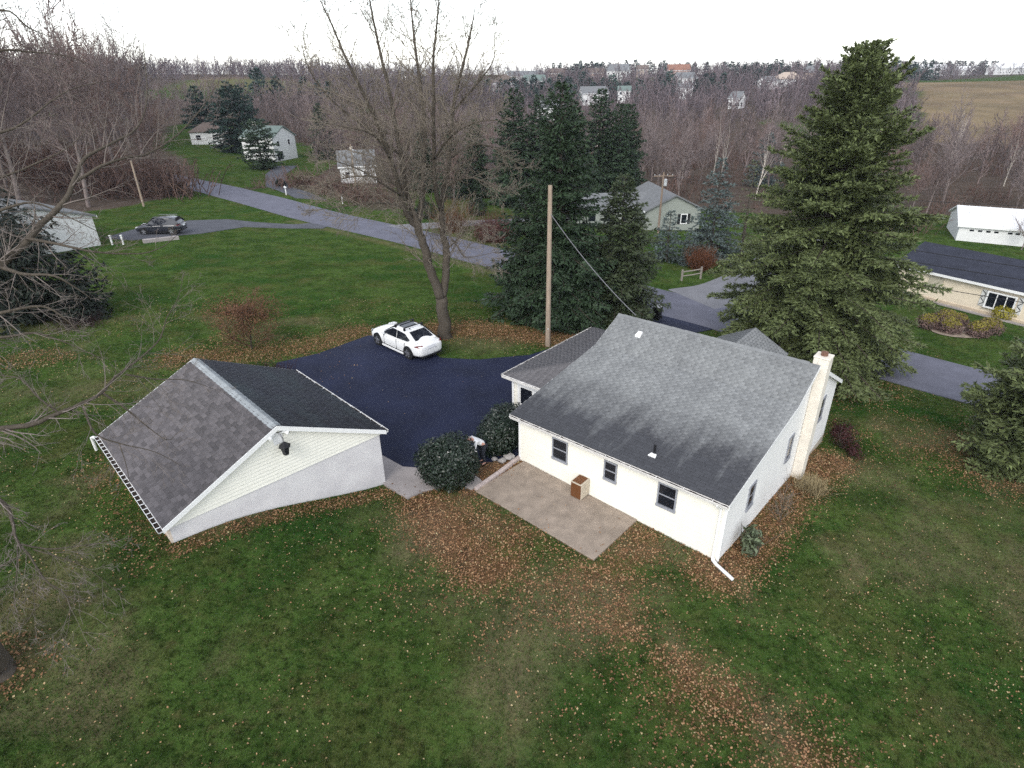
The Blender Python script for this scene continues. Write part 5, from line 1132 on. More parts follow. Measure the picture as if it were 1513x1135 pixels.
# far wood: too many and too small to count
def low_tree(seed):
    P2 = dict(BARE); P2['n'] = [2, 1, 1, 1, 1]; P2['k'] = [9, 3, 0, 0, 0]; P2['lead'] = False; P2['from'] = [.10, .12, .1, .1, .1]
    A = bare_mesh(seed, 13, .2, P=P2, maxl=2, minr=.08); return tubes(np.concatenate(A), 3, 3, True)
LOW = [low_tree(500+k) for k in range(5)]
def mass(name, pts, seed, material, label=None, protos=LOW, s0=.5, s1=.85, dz=0.):
    r = np.random.default_rng(seed); Vs, Fs, Ts, off = [], [], [], 0; P = np.array(pts); Z = gmesh(P[:, 0], P[:, 1])
    for (x, y), z in zip(P, Z):
        V, F = protos[int(r.random()*len(protos))]; a = r.random()*6.28; s = s0+(s1-s0)*r.random(); c, q = math.cos(a)*s, math.sin(a)*s
        Vs.append(np.stack([V[:, 0]*c-V[:, 1]*q+x, V[:, 0]*q+V[:, 1]*c+y, V[:, 2]*s*(.9+.2*r.random())+z+dz], 1)); Fs.append(F+off); Ts.append(np.full(len(V), r.random())); off += len(V)
    return fast(name, np.concatenate(Vs), np.concatenate(Fs), material, tint=np.concatenate(Ts), kind='stuff', **({'label': label} if label else {}))
far = []
for poly, n, md, sd_ in ((WOODS[0], 230, 3.4, 1), (WOODS[1], 300, 3.6, 2), (WOODS[2], 360, 4.0, 3), (WOODS[7], 330, 4.2, 8)):
    far += [q for q in scatter(poly, n, 40+sd_, md, AV) if math.hypot(*q) > 130]
mass('distant_wood', far, 1, tmat('distant_wood_twigs', (.180, .140, .134), var=.25, scale=.05, tint=.35), 'mass of leafless trees filling the valley')
far = []
for poly, n, md, sd_ in ((WOODS[3], 120, 6, 4), (WOODS[4], 620, 5, 5), (WOODS[8], 150, 5, 8), (WOODS[12], 210, 5.5, 12), (WOODS[9], 420, 7, 9), (WOODS[10], 420, 7, 10), (WOODS[11], 260, 7, 11), (WOODS[5], 760, 5.5, 6), (WOODS[6], 300, 7, 7)):
    far += scatter(poly, n, 60+sd_, md, AV)
mass('hilltop_wood', far, 2, tmat('hilltop_twigs', (.145, .115, .122), var=.25, scale=.03, tint=.35), 'mass of leafless trees along the skyline hills', s0=.8, s1=1.4, dz=-2.6)
# brush on the wood floor
def brush_mesh(seed, n=60, h=1.4, sp=1.1, mr=.012):
    r = np.random.default_rng(seed); segs = []
    for _ in range(n):
        p = np.array([r.normal()*sp*.35, r.normal()*sp*.35, -.1]); d = np.array([r.normal()*.45, r.normal()*.45, 1.]); d /= np.linalg.norm(d); l = h*(.5+.6*r.random())
        for i in range(2):
            d = d+rv(r)*.25; d /= np.linalg.norm(d); q = p+d*l/2; segs.append((p, q, mr, mr*.6)); 
            for _ in range(2):
                e = d+rv(r)*.7; e /= np.linalg.norm(e); segs.append((q, q+e*l*.3, mr*.6, mr*.4))
            p = q
    return tubes(segs, 3, 3, True)
BR = [brush_mesh(700+k, 16, 1.9, 2.2, .036) for k in range(4)]
bp = []
for poly, n, sd_ in ((WOODS[0], 260, 1), (WOODS[1], 230, 2), (WOODS[2], 330, 3), (ROUGH, 40, 4), ([(46, 76), (66, 64.5), (67, 66.3), (48, 77.5)], 60, 5), ([(-90, 106), (-66, 92), (-52, 86), (-46, 92), (-52, 97), (-68, 107), (-92, 117)], 150, 7)):
    bp += [q for q in scatter(poly, n, 80+sd_, 1.2, AV[:6]) if math.hypot(*q) < 190]
mass('undergrowth', bp, 9, tmat('brush_twigs', (.145, .094, .078), var=.25, scale=.1, tint=.35), 'tangled brown brush on the floor of the wood and along the barn', protos=BR, s0=.7, s1=1.5)
mass('thicket', scatter([(-112, 112), (-75, 99), (-52, 87), (-44, 89), (-47, 96), (-66, 106), (-95, 116), (-115, 121)], 130, 95, 1.6), 12, bpy.data.materials['brush_twigs'], 'tall brown thicket between the left wood and the road', protos=BR, s0=1.5, s1=2.5)
# ------------------------------------------------------------------ conifers
def conifer(seed, h, rb, whorls, per, droop=.25, lift=.35, step=.2, spr=(.34, .085), prof=1.0, ragged=.22, bare=.03, dens=1.0, shape='cone', hang=0.):
    """returns trunk segs, branch segs and foliage (V, F, tint). Boughs carry side shoots, shoots carry short flat sprays."""
    r = np.random.default_rng(seed); br = []; C, D, Sz = [], [], []
    for i in range(whorls):
        f = (i+.3+r.random()*.4)/whorls; z = h*(bare+(1-bare)*f)
        if shape == 'cone': rad = rb*(1-f)**prof*(1+.0*f)+.10
        elif shape == 'pine': rad = rb*min(1, .55+f*1.6)*(1-f**2.2)+.25
        else: rad = rb*math.sqrt(max(0, 1-(2*f-1)**2))**.8*(.72+.28*(1-f))+.2
        n = max(3, int(per*(.55+.45*(1-f))+r.random()))
        a0 = r.random()*6.28
        for k in range(n):
            az = a0+6.283*k/n+r.normal()*.22; L_ = rad*(1+max(-.6, min(.28, r.normal()*ragged))); L_ = max(L_, .12)
            el = lift*(f-.35)*1.6+r.normal()*.10-droop*(1-f)*.6
            d = np.array([math.cos(az)*math.cos(el), math.sin(az)*math.cos(el), math.sin(el)]); p = np.array([0, 0, z]); m = max(3, int(L_/.55)); q0 = p; path = [p]
            for s in range(m):
                g = (s+1)/m; d2 = d.copy(); d2[2] += -droop*.9*g*(1-f*.6)+droop*1.5*max(0, g-.55); d2 += rv(r)*.07; d2 /= np.linalg.norm(d2); q = q0+d2*L_/m
                br.append((q0, q, max(.012, .02*L_*(1-g*.8)+.006), max(.008, .02*L_*(1-g)))); q0 = q; path.append(q)
            path = np.array(path); ns = max(2, int(L_/step*dens)); g = (np.arange(ns)+r.random(ns))/ns; g = .14+.86*g
            ii = np.minimum((g*m).astype(int), m-1); fr = (g*m-ii)[:, None]; B = path[ii]*(1-fr)+path[ii+1]*fr; T = path[ii+1]-path[ii]; T /= np.linalg.norm(T, axis=1, keepdims=True)
            side = np.where(np.arange(ns) % 2 == 0, 1., -1.); perp = np.cross(T, np.array([[0, 0, 1.]])); perp /= np.linalg.norm(perp, axis=1, keepdims=True)+1e-9
            sh = T*.62+perp*side[:, None]*(.75)+r.normal(size=(ns, 3))*.14; sh[:, 2] -= hang; sh /= np.linalg.norm(sh, axis=1, keepdims=True)
            sl = np.minimum(.2+.38*L_*(1-g)**.7*.9, 1.0)*(.7+.6*r.random(ns))
            for j in range(ns):
                kk = max(2, int(sl[j]/(.115/dens)))
                t = (np.arange(kk)+.5)/kk; base = B[j]+sh[j]*(t*sl[j])[:, None]; base[:, 2] += -(.08+hang*.5)*t*t*sl[j]
                dd = sh[j]+r.normal(size=(kk, 3))*.42; dd[:, 2] += .10-hang; dd /= np.linalg.norm(dd, axis=1, keepdims=True)
                C.append(base); D.append(dd); Sz.append(np.full(kk, .75+.5*r.random()))
            kk = max(2, int(6*dens)); C.append(np.repeat(path[-1:], kk, 0)); D.append((lambda e: e/np.linalg.norm(e, axis=1, keepdims=True))(d+r.normal(size=(kk, 3))*.5)); Sz.append(np.ones(kk))
    C, D, Sz = np.concatenate(C), np.concatenate(D), np.concatenate(Sz); n = len(C)
    N_ = r.normal(size=(n, 3))*.55; N_[:, 2] += 1; W_ = np.cross(D, N_); W_ /= np.linalg.norm(W_, axis=1, keepdims=True)+1e-9
    l = (spr[0]*Sz)[:, None]; w2 = (spr[1]*Sz*(.8+.4*r.random(n)))[:, None]; up = np.cross(W_, D)
    a = C+W_*w2; c = C+D*l-up*l*.10; e = C-W_*w2+D*l*.12
    V = np.stack([a, c, e], 1).reshape(-1, 3); F = np.arange(n*3).reshape(-1, 3)
    tint = np.repeat(np.clip(r.normal(.5, .24, n), 0, 1), 3)
    tr = [(np.array([0, 0, -.6+ (h+.6)*i/8]), np.array([0, 0, -.6+(h+.6)*(i+1)/8]), .021*h*(1-i/8)+.02, .021*h*(1-(i+1)/8)+.02) for i in range(8)]
    return tr, br, V, F, tint
def leaf_mat(name, col, tip, t=.42):
    m = mat(name, col, rough=.6, spec=.25, var=.18, scale=.9, tint=t, tint2=None); return m
M_SPR = leaf_mat('spruce_needles', (.100, .124, .048), None); M_SPRD = leaf_mat('dark_spruce_needles', (.030, .052, .026), None)
M_SPRB = leaf_mat('blue_spruce_needles', (.080, .105, .100), None); M_SPRO = leaf_mat('olive_spruce_needles', (.046, .062, .030), None); M_PINE = leaf_mat('pine_needles', (.022, .046, .036), None); M_YEW = leaf_mat('yew_needles', (.012, .018, .012), None)
def con_meshes(mf, **k):
    tr, br, V, F, ti = conifer(**k)
    V1, F1 = tubes(np.array([(*a, *b, x, y) for a, b, x, y in tr+br]), 3, 7)
    return me_from('trunk', V1, F1, M_BARK_G, smooth=True), me_from('crown', V, F, mf, tint=ti), len(F)
def con_tree(label, x, y, mf, name='spruce_tree', group=None, rz=0., **k):
    a, b, n = con_meshes(mf, **k); print(label[:40], n)
    return put_tree(name, (a, b), x, y, 1., rz, label, group), (a, b)
con_tree('towering green spruce with ragged upswept boughs rising behind the house chimney', 18.2, 34.6, M_SPR, seed=2, h=17.3, rb=6.1, whorls=54, per=9, droop=.22, lift=.85, step=.13, spr=(.22, .055), prof=.58, ragged=.20, dens=1.85)
t1, _ = con_tree('tallest dark spruce right behind the bare wooden pole', 3.0, 36.9, M_SPRD, seed=5, h=14.0, rb=3.5, whorls=46, per=9, droop=.26, lift=.5, step=.14, spr=(.24, .065), prof=.66, ragged=.14, hang=.14, dens=1.35)
con_tree('shorter dark spruce close to the house ridge, right of the tallest one', 7.1, 38.6, M_SPRO, seed=8, h=9.6, rb=3.2, whorls=36, per=9, droop=.20, lift=.5, step=.14, spr=(.24, .065), prof=.74, ragged=.16, hang=.1, dens=1.35)
con_tree('dark spruce filling the gap between the tallest spruce and the lawn', 1.0, 38.2, M_SPRD, seed=9, h=8.2, rb=2.9, whorls=28, per=7, droop=.28, lift=.4, step=.18, spr=(.30, .09), prof=.75, hang=.12)
con_tree('low dark spruce wedged between the two dark spruces behind the wing roof', 5.2, 39.6, M_SPRD, seed=19, h=5.6, rb=2.9, whorls=24, per=7, droop=.28, lift=.4, step=.18, spr=(.30, .09), prof=.75, hang=.12)
# spruce row further back (one grown tree, copied)
a, b, n = con_meshes(M_SPRD, seed=12, h=15.5, rb=4.2, whorls=34, per=8, droop=.26, lift=.5, step=.22, spr=(.40, .13), prof=.60, ragged=.16, hang=.12); print('row', n)
ROWS = [(13.0, 93, 1.02, 'spruce of the far row that stands tallest, behind the grey roof'), (.8, 92, 1.0, 'first spruce of the far row, next to the maple crown'), (4.6, 95, .96, 'second spruce of the far row, counted from the maple'), (9.2, 95, .93, 'third spruce of the far row, counted from the maple'),
        (17.4, 95, .90, 'last spruce of the far row, against the reddish wood'), (7.2, 91.5, .88, 'shorter spruce in front of the far row'), (15.6, 91, .9, 'spruce at the wood end of the far row, one before the last')]
for k, (x, y, s, lab) in enumerate(ROWS): put_tree('spruce_tree', (a, b), x, y, s, k*1.7, lab, 'far row of dark spruces')
for x, y, s, lab in ((-8.6, 96, .62, 'dark spruce seen through the middle of the maple crown'), (-5.2, 99, .72, 'dark spruce seen through the maple crown beside the right stem'), (-13.5, 101, .60, 'dark spruce behind the maple crown nearest the cottage')): put_tree('spruce_tree', (a, b), x, y, s, x, lab, 'dark spruces behind the maple')
put_tree('spruce_tree', (a, b), -39.6, 138.6, .70, .3, 'small dark spruce standing alone in the brown wood above the cottage', None)
con_tree('silvery blue spruce, tallest of those beside the pale side road', 19.8, 59.2, M_SPRB, seed=21, h=9.6, rb=3.0, whorls=24, per=7, droop=.12, lift=.2, step=.2, spr=(.30, .08), prof=.85)
sb_ = con_meshes(M_SPRB, seed=22, h=4.6, rb=1.7, whorls=14, per=7, droop=.12, lift=.2, step=.17, spr=(.26, .07), prof=.85)
put_tree('spruce_tree', sb_[:2], 15.3, 58.3, 1.05, .3, 'small blue spruce right under the transformer pole', None); put_tree('spruce_tree', sb_[:2], 17.0, 57.0, .72, 2., 'smallest blue spruce, in front of the sage-green house gable', None)
put_tree('spruce_tree', sb_[:2], 47.5, 118, 2.0, 1., 'lone silvery spruce top poking out of the reddish wood', None)
con_tree('loose yellow-green conifer thinning out beside the blue spruce', 23.4, 60.5, leaf_mat('olive_needles', (.072, .082, .040), None), seed=31, h=9.5, rb=2.3, whorls=18, per=5, droop=.15, lift=.3, step=.34, spr=(.26, .06), prof=.7, ragged=.3, dens=.8, name='conifer_tree')
con_tree('bushy dark spruce cut by the right edge of the photo', 22.6, 22.2, M_SPR, seed=41, h=5.9, rb=2.7, whorls=22, per=9, droop=.16, lift=.5, step=.12, spr=(.21, .055), dens=1.7, shape='egg', ragged=.12, bare=.02)
con_tree('broad blue-green pine behind the two-storey white house', -59.9, 144, M_PINE, name='pine_tree', seed=51, h=14.0, rb=5.6, whorls=20, per=8, droop=.05, lift=.5, step=.30, spr=(.6, .16), shape='pine', ragged=.2)
con_tree('smaller green conifer directly in front of the two-storey white house', -46.9, 122, M_SPRD, name='conifer_tree', seed=52, h=8.2, rb=3.5, whorls=16, per=8, droop=.1, lift=.4, step=.26, spr=(.45, .12), shape='egg', ragged=.2)
pn = con_meshes(M_PINE, seed=53, h=12, rb=4.2, whorls=14, per=7, droop=.05, lift=.5, step=.45, spr=(.8, .24), shape='pine', ragged=.2)
for x, y, s, lab in ((-78, 168, .95, 'left pine of the pair above the low white house'), (-70, 176, .9, 'right pine of the pair above the low white house')): put_tree('pine_tree', pn[:2], x, y, s, x, lab, 'pines above the left wood')
con_tree('dark drooping evergreen under the bare branches at the left', -30.6, 36.5, M_YEW, name='evergreen_tree', seed=61, h=6.0, rb=3.6, whorls=20, per=8, droop=.35, lift=.3, step=.18, spr=(.30, .09), shape='egg', hang=.25)
con_tree('dark evergreen beside the white neighbouring house wall', -41.8, 51.0, M_YEW, name='evergreen_tree', seed=62, h=6.6, rb=2.4, whorls=18, per=7, droop=.3, lift=.3, step=.22, spr=(.36, .08), prof=.7, hang=.2)
put_tree('evergreen_tree', (bpy.data.meshes[_[1].name] if False else con_meshes(M_YEW, seed=63, h=4.0, rb=2.4, whorls=14, per=8, droop=.3, lift=.3, step=.2, spr=(.34, .08), shape='egg', hang=.2))[:2], -27.6, 36.8, .9, 1., 'low dark evergreen at the edge of the lawn under the bare branches', None)
# far conifers: pine clumps on the hills
def low_con(seed, h=12, rb=2.6, shape='cone'):
    tr, br, V, F, ti = conifer(seed=seed, h=h, rb=rb, whorls=9, per=6, droop=.2, lift=.4, step=.9, spr=(1.5, .5), prof=.7, shape=shape, dens=.5); return V, F
LC = [low_con(800), low_con(801, 11, 3), low_con(802, 12, 4.0, 'pine'), low_con(803, 11, 3.6, 'pine')]
fc = []
for poly, n, md, sd_ in (([(-14, 330), (40, 300), (66, 310), (62, 372), (10, 386)], 60, 5, 1), ([(50, 470), (96, 520), (60, 540), (30, 510)], 34, 6, 2), ([(150, 395), (212, 446), (190, 470), (138, 430)], 34, 6, 3), ([(60, 560), (220, 560), (260, 640), (60, 640)], 60, 10, 4), ([(330, 600), (480, 640), (480, 700), (330, 680)], 60, 9, 5), ([(225, 400), (300, 470), (260, 520), (210, 440)], 50, 7, 6), ([(-90, 232), (-58, 236), (-62, 262), (-96, 258)], 10, 5, 7), ([(80, 340), (108, 330), (112, 372), (84, 380)], 14, 6, 8)):
    fc += scatter(poly, n, 900+sd_, md, AV)
mass('distant_conifers', fc, 5, leaf_mat('distant_needles', (.032, .056, .046), None), 'dark clumps of conifers between the houses on the far hillside', protos=LC, s0=.55, s1=1.0)

# ------------------------------------------------------------------ bushes
def leaf_cloud(seed, lobes, n, size, shell=.35, up=.2, tint=None):
    """leaf quads near the surface of overlapping lobes (x,y,z,rx,ry,rz)"""
    r = np.random.default_rng(seed); w_ = np.array([l[3]*l[4] for l in lobes]); w_ = w_/w_.sum(); k = r.choice(len(lobes), n, p=w_); Lb = np.array(lobes)[k]
    d = r.normal(size=(n, 3)); d /= np.linalg.norm(d, axis=1, keepdims=True); rad = 1-shell*r.random(n)**1.6+r.normal(size=n)*.06
    C = Lb[:, :3]+d*Lb[:, 3:6]*rad[:, None]; keep = C[:, 2] > .02; C, d = C[keep], d[keep]; n = len(C)
    nrm = d+r.normal(size=(n, 3))*.55; nrm[:, 2] += up; nrm /= np.linalg.norm(nrm, axis=1, keepdims=True)
    a = np.cross(nrm, r.normal(size=(n, 3))); a /= np.linalg.norm(a, axis=1, keepdims=True); b = np.cross(nrm, a); s = (size*(.7+.6*r.random(n)))[:, None]
    V = np.stack([C-a*s, C+b*s*.45+nrm*s*.1, C+a*s, C-b*s*.45+nrm*s*.1], 1).reshape(-1, 3)
    return V, np.arange(n*4).reshape(-1, 4), np.repeat(r.random(n), 4), C
def stems(seed, n, h, sp, r0=.02):
    r = np.random.default_rng(seed); s = []
    for _ in range(n):
        p = np.array([r.normal()*.08, r.normal()*.08, -.1]); q = np.array([r.normal()*sp, r.normal()*sp, h*(.6+.5*r.random())]); m_ = (p+q)/2+np.array([r.normal()*.1, r.normal()*.1, .1]); s += [(p, m_, r0, r0*.7), (m_, q, r0*.7, r0*.3)]
    return tubes(s, 4, 5)
M_HOLLY = mat('holly_leaf', (.013, .024, .014), rough=.38, var=.25, scale=3, tint=.45, spec=.45); M_FLECK = mat('pale_fleck', (.50, .48, .44), rough=.7, var=.1)  # second material: pale flecks scattered over the upper leaves of both bushes
def bush(name, label, x, y, lobes, n, size, m_, seed, cat='bush', st=(10, 1.0, .35), group=None, stem_m=None, shell=.35):
    rr = np.random.default_rng(seed+900); lobes = list(lobes)
    for q in range(9):                     # knobbly outline
        a = lobes[int(rr.random()*len(lobes))]; d = rv(rr); d[2] = abs(d[2])*.9; k = .22+.22*rr.random()
        lobes.append((a[0]+d[0]*a[3]*.85, a[1]+d[1]*a[4]*.85, a[2]+d[2]*a[5]*.85, a[3]*k, a[4]*k, a[5]*k))
    t = thing(name, (x, y, gmesh(x, y)), label, cat, 0, group); V, F, ti, C = leaf_cloud(seed, lobes, n, size, shell); fast('foliage', V, F, m_, t, tint=ti)
    V, F = stems(seed, st[0], st[1], st[2]); fast('stems', V, F, stem_m or M_BARK_G, t); return t, C
def leaf_flecks(t, C, n, seed, z0, s=.05, m_=None, name='leaf_flecks', filt=None):
    r = np.random.default_rng(seed); K = C[C[:, 2] > z0]; K = K if filt is None else K[filt(K)]; K = K[r.choice(len(K), min(n, len(K)), replace=False)]; k = len(K)
    d = r.normal(size=(k, 3)); d[:, 2] = np.abs(d[:, 2])+.6; d /= np.linalg.norm(d, axis=1, keepdims=True); a = np.cross(d, r.normal(size=(k, 3))); a /= np.linalg.norm(a, axis=1, keepdims=True); b = np.cross(d, a); K = K+d*.03
    V = np.stack([K-a*s, K-b*s, K+a*s, K+b*s], 1).reshape(-1, 3); return fast(name, V, np.arange(k*4).reshape(-1, 4), m_ or M_FLECK, t, kind='stuff')
t, C = bush('holly_bush', 'rounded dark green bush beside the concrete walk, flecked with pale spots', -2.42, 18.75, [(0, 0, .9, 1.05, 1.0, 1.02), (.3, -.2, 1.3, .72, .66, .75), (-.5, .1, 1.0, .78, .78, .9), (.2, .4, 1.15, .8, .8, .85), (.65, .2, .8, .55, .6, .7)], 17000, .055, M_HOLLY, 1, st=(12, 1.3, .4))
leaf_flecks(t, C, 34, 3, 1.0, .04, filt=lambda K: (K[:, 0] > -.5))
t, C = bush('holly_bush', 'dark green bush pressed against the house corner beside the bed', -.55, 21.0, [(0, 0, .9, .85, .8, .95), (.55, .55, .95, .8, .8, .95), (-.35, -.2, .8, .65, .65, .8), (.2, .9, .85, .75, .75, .9)], 15000, .055, M_HOLLY, 2, st=(12, 1.3, .4))
leaf_flecks(t, C, 14, 4, 1.0, .04)
X, Y = h2w(8.95, 1.35)
M_RHODO = mat('rhododendron_leaf', (.075, .095, .052), rough=.5, var=.3, scale=4, tint=.45)
t, C = bush('laurel_bush', 'thin leafy shrub with grey-green leaves against the gable wall', X, Y, [(0, 0, .6, .36, .36, .5), (.1, .22, .4, .3, .36, .35), (-.08, -.25, .3, .28, .28, .3)], 420, .085, M_RHODO, 3, shell=.7)
X, Y = h2w(9.2, 3.9); A = bare_mesh(901, 2.2, .03, maxl=2, minr=.006); V1 = tubes(A[0], 4, 5); V2 = tubes(np.concatenate([A[1], A[2]]), 3, 3)
t = thing('bare_shrub', (X, Y, gmesh(X, Y)), 'leafless upright shrub against the gable wall before the chimney', 'shrub'); fast('stem', *V1, M_BARK_G, t); fast('twigs', *V2, M_TWIG_G, t)
def grass_clump(seed, n, h, sp):
    r = np.random.default_rng(seed); a = r.random(n)*6.28; lean = .3+.7*r.random(n); b = np.stack([r.normal(size=n)*sp, r.normal(size=n)*sp, np.zeros(n)], 1); o = np.stack([np.cos(a)*lean*h, np.sin(a)*lean*h, h*(1.1-.7*lean)], 1)
    w_ = np.stack([-np.sin(a), np.cos(a), np.zeros(n)], 1)*.008; m_ = b+o*.55; m_[:, 2] += .18*h
    V = np.stack([b-w_, b+w_, m_+w_, m_-w_, b+o], 1).reshape(-1, 3); i = np.arange(n)[:, None]*5; return V, [i+np.array([[0, 1, 2, 3]]), i+np.array([[3, 2, 4]])]
X, Y = h2w(9.35, 7.0); t = thing('grass_clump', (X, Y, gmesh(X, Y)), 'clump of straw-coloured ornamental grass at the foot of the chimney', 'grass clump'); fast('blades', *grass_clump(5, 520, .6, .26), mat('straw', (.25, .20, .11), rough=.9, var=.3, scale=6), t, kind='stuff')
# red shrub behind the far house corner
M_REDB = mat('barberry', (.038, .010, .010), rough=.7, var=.35, scale=3, tint=.4)
X, Y = h2w(9.3, 12.4); bush('barberry_bush', 'dark red shrub at the far corner of the gable wall', X, Y, [(0, 0, .55, .6, .8, .62), (.3, .8, .5, .55, .8, .5), (.1, -.8, .35, .4, .6, .4)], 2800, .045, M_REDB, 7, shell=.8)
# brown leafless ornamental tree by the lawn
A = bare_mesh(911, 3.7, .06, P=dict(SH, k=[16, 9, 7, 3, 0], ang=[.75, .6, .6, .6, .6], len=[.72, .5, .5, .5, .5], up=[.0, .08, .06, .04, 0], **{'from': [.12, .12, .1, .1, .1]}), maxl=3, minr=.011)
t = thing('ornamental_tree', (-14.8, 31.7, gmesh(-14.8, 31.7)), 'small rusty brown tree with a spreading twiggy crown on the lawn behind the garage', 'tree'); fast('trunk', *tubes(A[0], 4, 6), M_BARK_G, t)
M_RUST = tmat('rust_twigs', (.15, .085, .055), var=.25, scale=1.5); fast('crown', *tubes(np.concatenate([A[1], A[2]]), 3, 4), M_RUST, t)
V, F, ti, C = leaf_cloud(15, [(0, 0, 2.3, 2.2, 2.0, 1.15), (1.0, .1, 1.9, 1.4, 1.3, 1.1), (-1.0, .1, 2.1, 1.4, 1.3, 1.0)], 7000, .045, .98); fast('leaves', V, F, mat('rust_leaf', (.12, .058, .030), rough=.8, var=.3, scale=2, tint=.4), t, tint=ti)
def twig_bush(name, label, x, y, w_, h, m_, seed, n=220, cat='shrub', group=None):
    V, F = brush_mesh(seed, n, h, w_, .010); t = thing(name, (x, y, gmesh(x, y)), label, cat, 0, group); fast('twigs', V, F, m_, t); return t
M_RTW = tmat('red_twigs', (.10, .050, .042), var=.3, scale=1); M_MAR = tmat('maroon_twigs', (.045, .028, .030), var=.3, scale=1)
for x, y, w_, h, lab in ((-1.6, 65.2, 2.7, 2.6, 'rounded red-brown leafless shrub across the road, right of the maple'), ):
    t = twig_bush('twiggy_shrub', lab, x, y, w_, h, M_RTW, 41, 700); V, F, ti, C = leaf_cloud(16, [(0, 0, 1.0, 2.5, 2.2, 1.15)], 2600, .09, .5); fast('leaves', V, F, mat('russet_leaf', (.085, .040, .034), rough=.8, var=.3, tint=.4), t, tint=ti)
twig_bush('twiggy_shrub', 'brown leafless shrub across the road behind the right stem of the maple', -6.4, 69.6, 1.8, 3.2, tmat('brown_twigs', (.15, .085, .055), var=.3), 42, 420)
twig_bush('low_shrub', 'low dark leafless shrub behind the back corner of the garage', -12.4, 27.6, 1.5, .75, M_MAR, 43, 420)
twig_bush('twiggy_shrub', 'maroon leafless shrub under the bare branches at the left', -26.5, 34.8, 2.0, .7, M_MAR, 44, 200)
for x, y, lab in ((-36.5, 101.0, 'first of two dark low shrubs on the far lawn, beside the letterbox'), (-33.2, 103.0, 'second of two dark low shrubs on the far lawn, towards the cottage')):
    bush('evergreen_shrub', lab, x, y, [(0, 0, .45, .9, .8, .6)], 1200, .09, M_YEW, int(-x), cat='shrub')
bush('evergreen_shrub', 'dark green shrub behind the gravel drive under the maple', -10.5, 78.2, [(0, 0, .8, 1.5, 1.3, 1.2)], 2600, .10, M_YEW, 49, cat='shrub')
bush('evergreen_shrub', 'dark green shrub beside the barberry hedge on the gravel drive', -4.3, 82, [(0, 0, .9, 1.4, 1.3, 1.3)], 2200, .10, M_YEW, 48, cat='shrub')
t = twig_bush('twiggy_shrub', 'rusty orange shrub behind the rail fence', 17.9, 55.6, 1.3, 1.9, tmat('orange_twigs', (.15, .065, .035), var=.3), 45, 420); V, F, ti, C = leaf_cloud(17, [(0, 0, .9, 1.2, 1.0, .95)], 1500, .08, .7); fast('leaves', V, F, mat('orange_leaf', (.11, .045, .024), rough=.8, var=.3, tint=.4), t, tint=ti)
bush('evergreen_shrub', 'low olive shrub at the foot of the blue spruce', 21.6, 55.6, [(0, 0, .5, 1.4, 1.0, .7)], 1500, .09, leaf_mat('olive_leaf', (.05, .062, .022), None), 46, cat='shrub')
bush('evergreen_shrub', 'long dark hedge-like shrub behind the side road lawn', 26.5, 62, [(0, 0, .6, 2.2, 1.2, .9), (2.4, 1.5, .6, 1.8, 1.2, .9)], 2600, .10, leaf_mat('hedge_leaf', (.028, .040, .018), None), 47, cat='shrub')
# foundation planting on the far side of the house
X, Y = h2w(1.2, 13.4); bush('evergreen_shrub', 'bright green shrub peeking over the house ridge near the bin', X, Y, [(0, 0, .7, .9, .9, .9)], 2500, .06, leaf_mat('box_leaf', (.05, .085, .022), None), 50, cat='shrub')
# forsythia mounds in front of the ranch house
M_YEL = leaf_mat('yellow_green_leaf', (.22, .19, .03), None, .3)
MD = [(30.6, 41.3, .85, 'leftmost purple-stemmed mound with a yellow top'), (31.6, 40.4, .85, 'yellow-topped mound at the front left of the cluster'), (32.3, 41.9, .95, 'purple-stemmed yellow-topped mound at the back of the cluster'), (33.3, 42.0, .70, 'smallest yellow-topped mound at the back right'), (33.1, 39.7, .85, 'yellow-topped mound at the front of the cluster, nearest the road'), (34.4, 40.3, .90, 'rightmost of the yellow-topped mounds in the cluster')]
for k, (x, y, s, lab) in enumerate(MD):
    t = thing('mound_shrub', (x, y, gmesh(x, y)), lab, 'shrub', 0, 'yellow-topped shrubs before the ranch house'); V, F, ti, C = leaf_cloud(60+k, [(0, 0, .45*s, .95*s, .95*s, .75*s)], 1500, .07, .4); fast('twig_mass', V, F, mat('mauve_twig', (.13, .085, .075), rough=.9, var=.3, tint=.4) if k == 0 else bpy.data.materials['mauve_twig'], t, tint=ti)
    V, F, ti, C = leaf_cloud(80+k, [(0, 0, .80*s, .72*s, .72*s, .45*s)], 1300, .06, .3); fast('foliage', V, F, M_YEL, t, tint=ti)
t, C = bush('yellow_shrub', 'single bright yellow-green shrub by the ranch house plinth', 37.6, 43.2, [(0, 0, .45, .85, .7, .6)], 2200, .06, leaf_mat('bright_yellow_leaf', (.26, .23, .02), None, .3), 70, cat='shrub')
mm = MB(); n = 14
mm.add([(32.4+1.6*math.cos(6.283*i/n)*1.25, 40.4+1.25*math.sin(6.283*i/n), gmesh(32.4+1.6*math.cos(6.283*i/n)*1.25, 40.4+1.25*math.sin(6.283*i/n))+.05) for i in range(n)], [tuple(range(n))])
mm.build('planting_bed', mat('pale_mulch', (.30, .24, .19), rough=.95, var=.3, scale=3, detail=6), kind='structure')
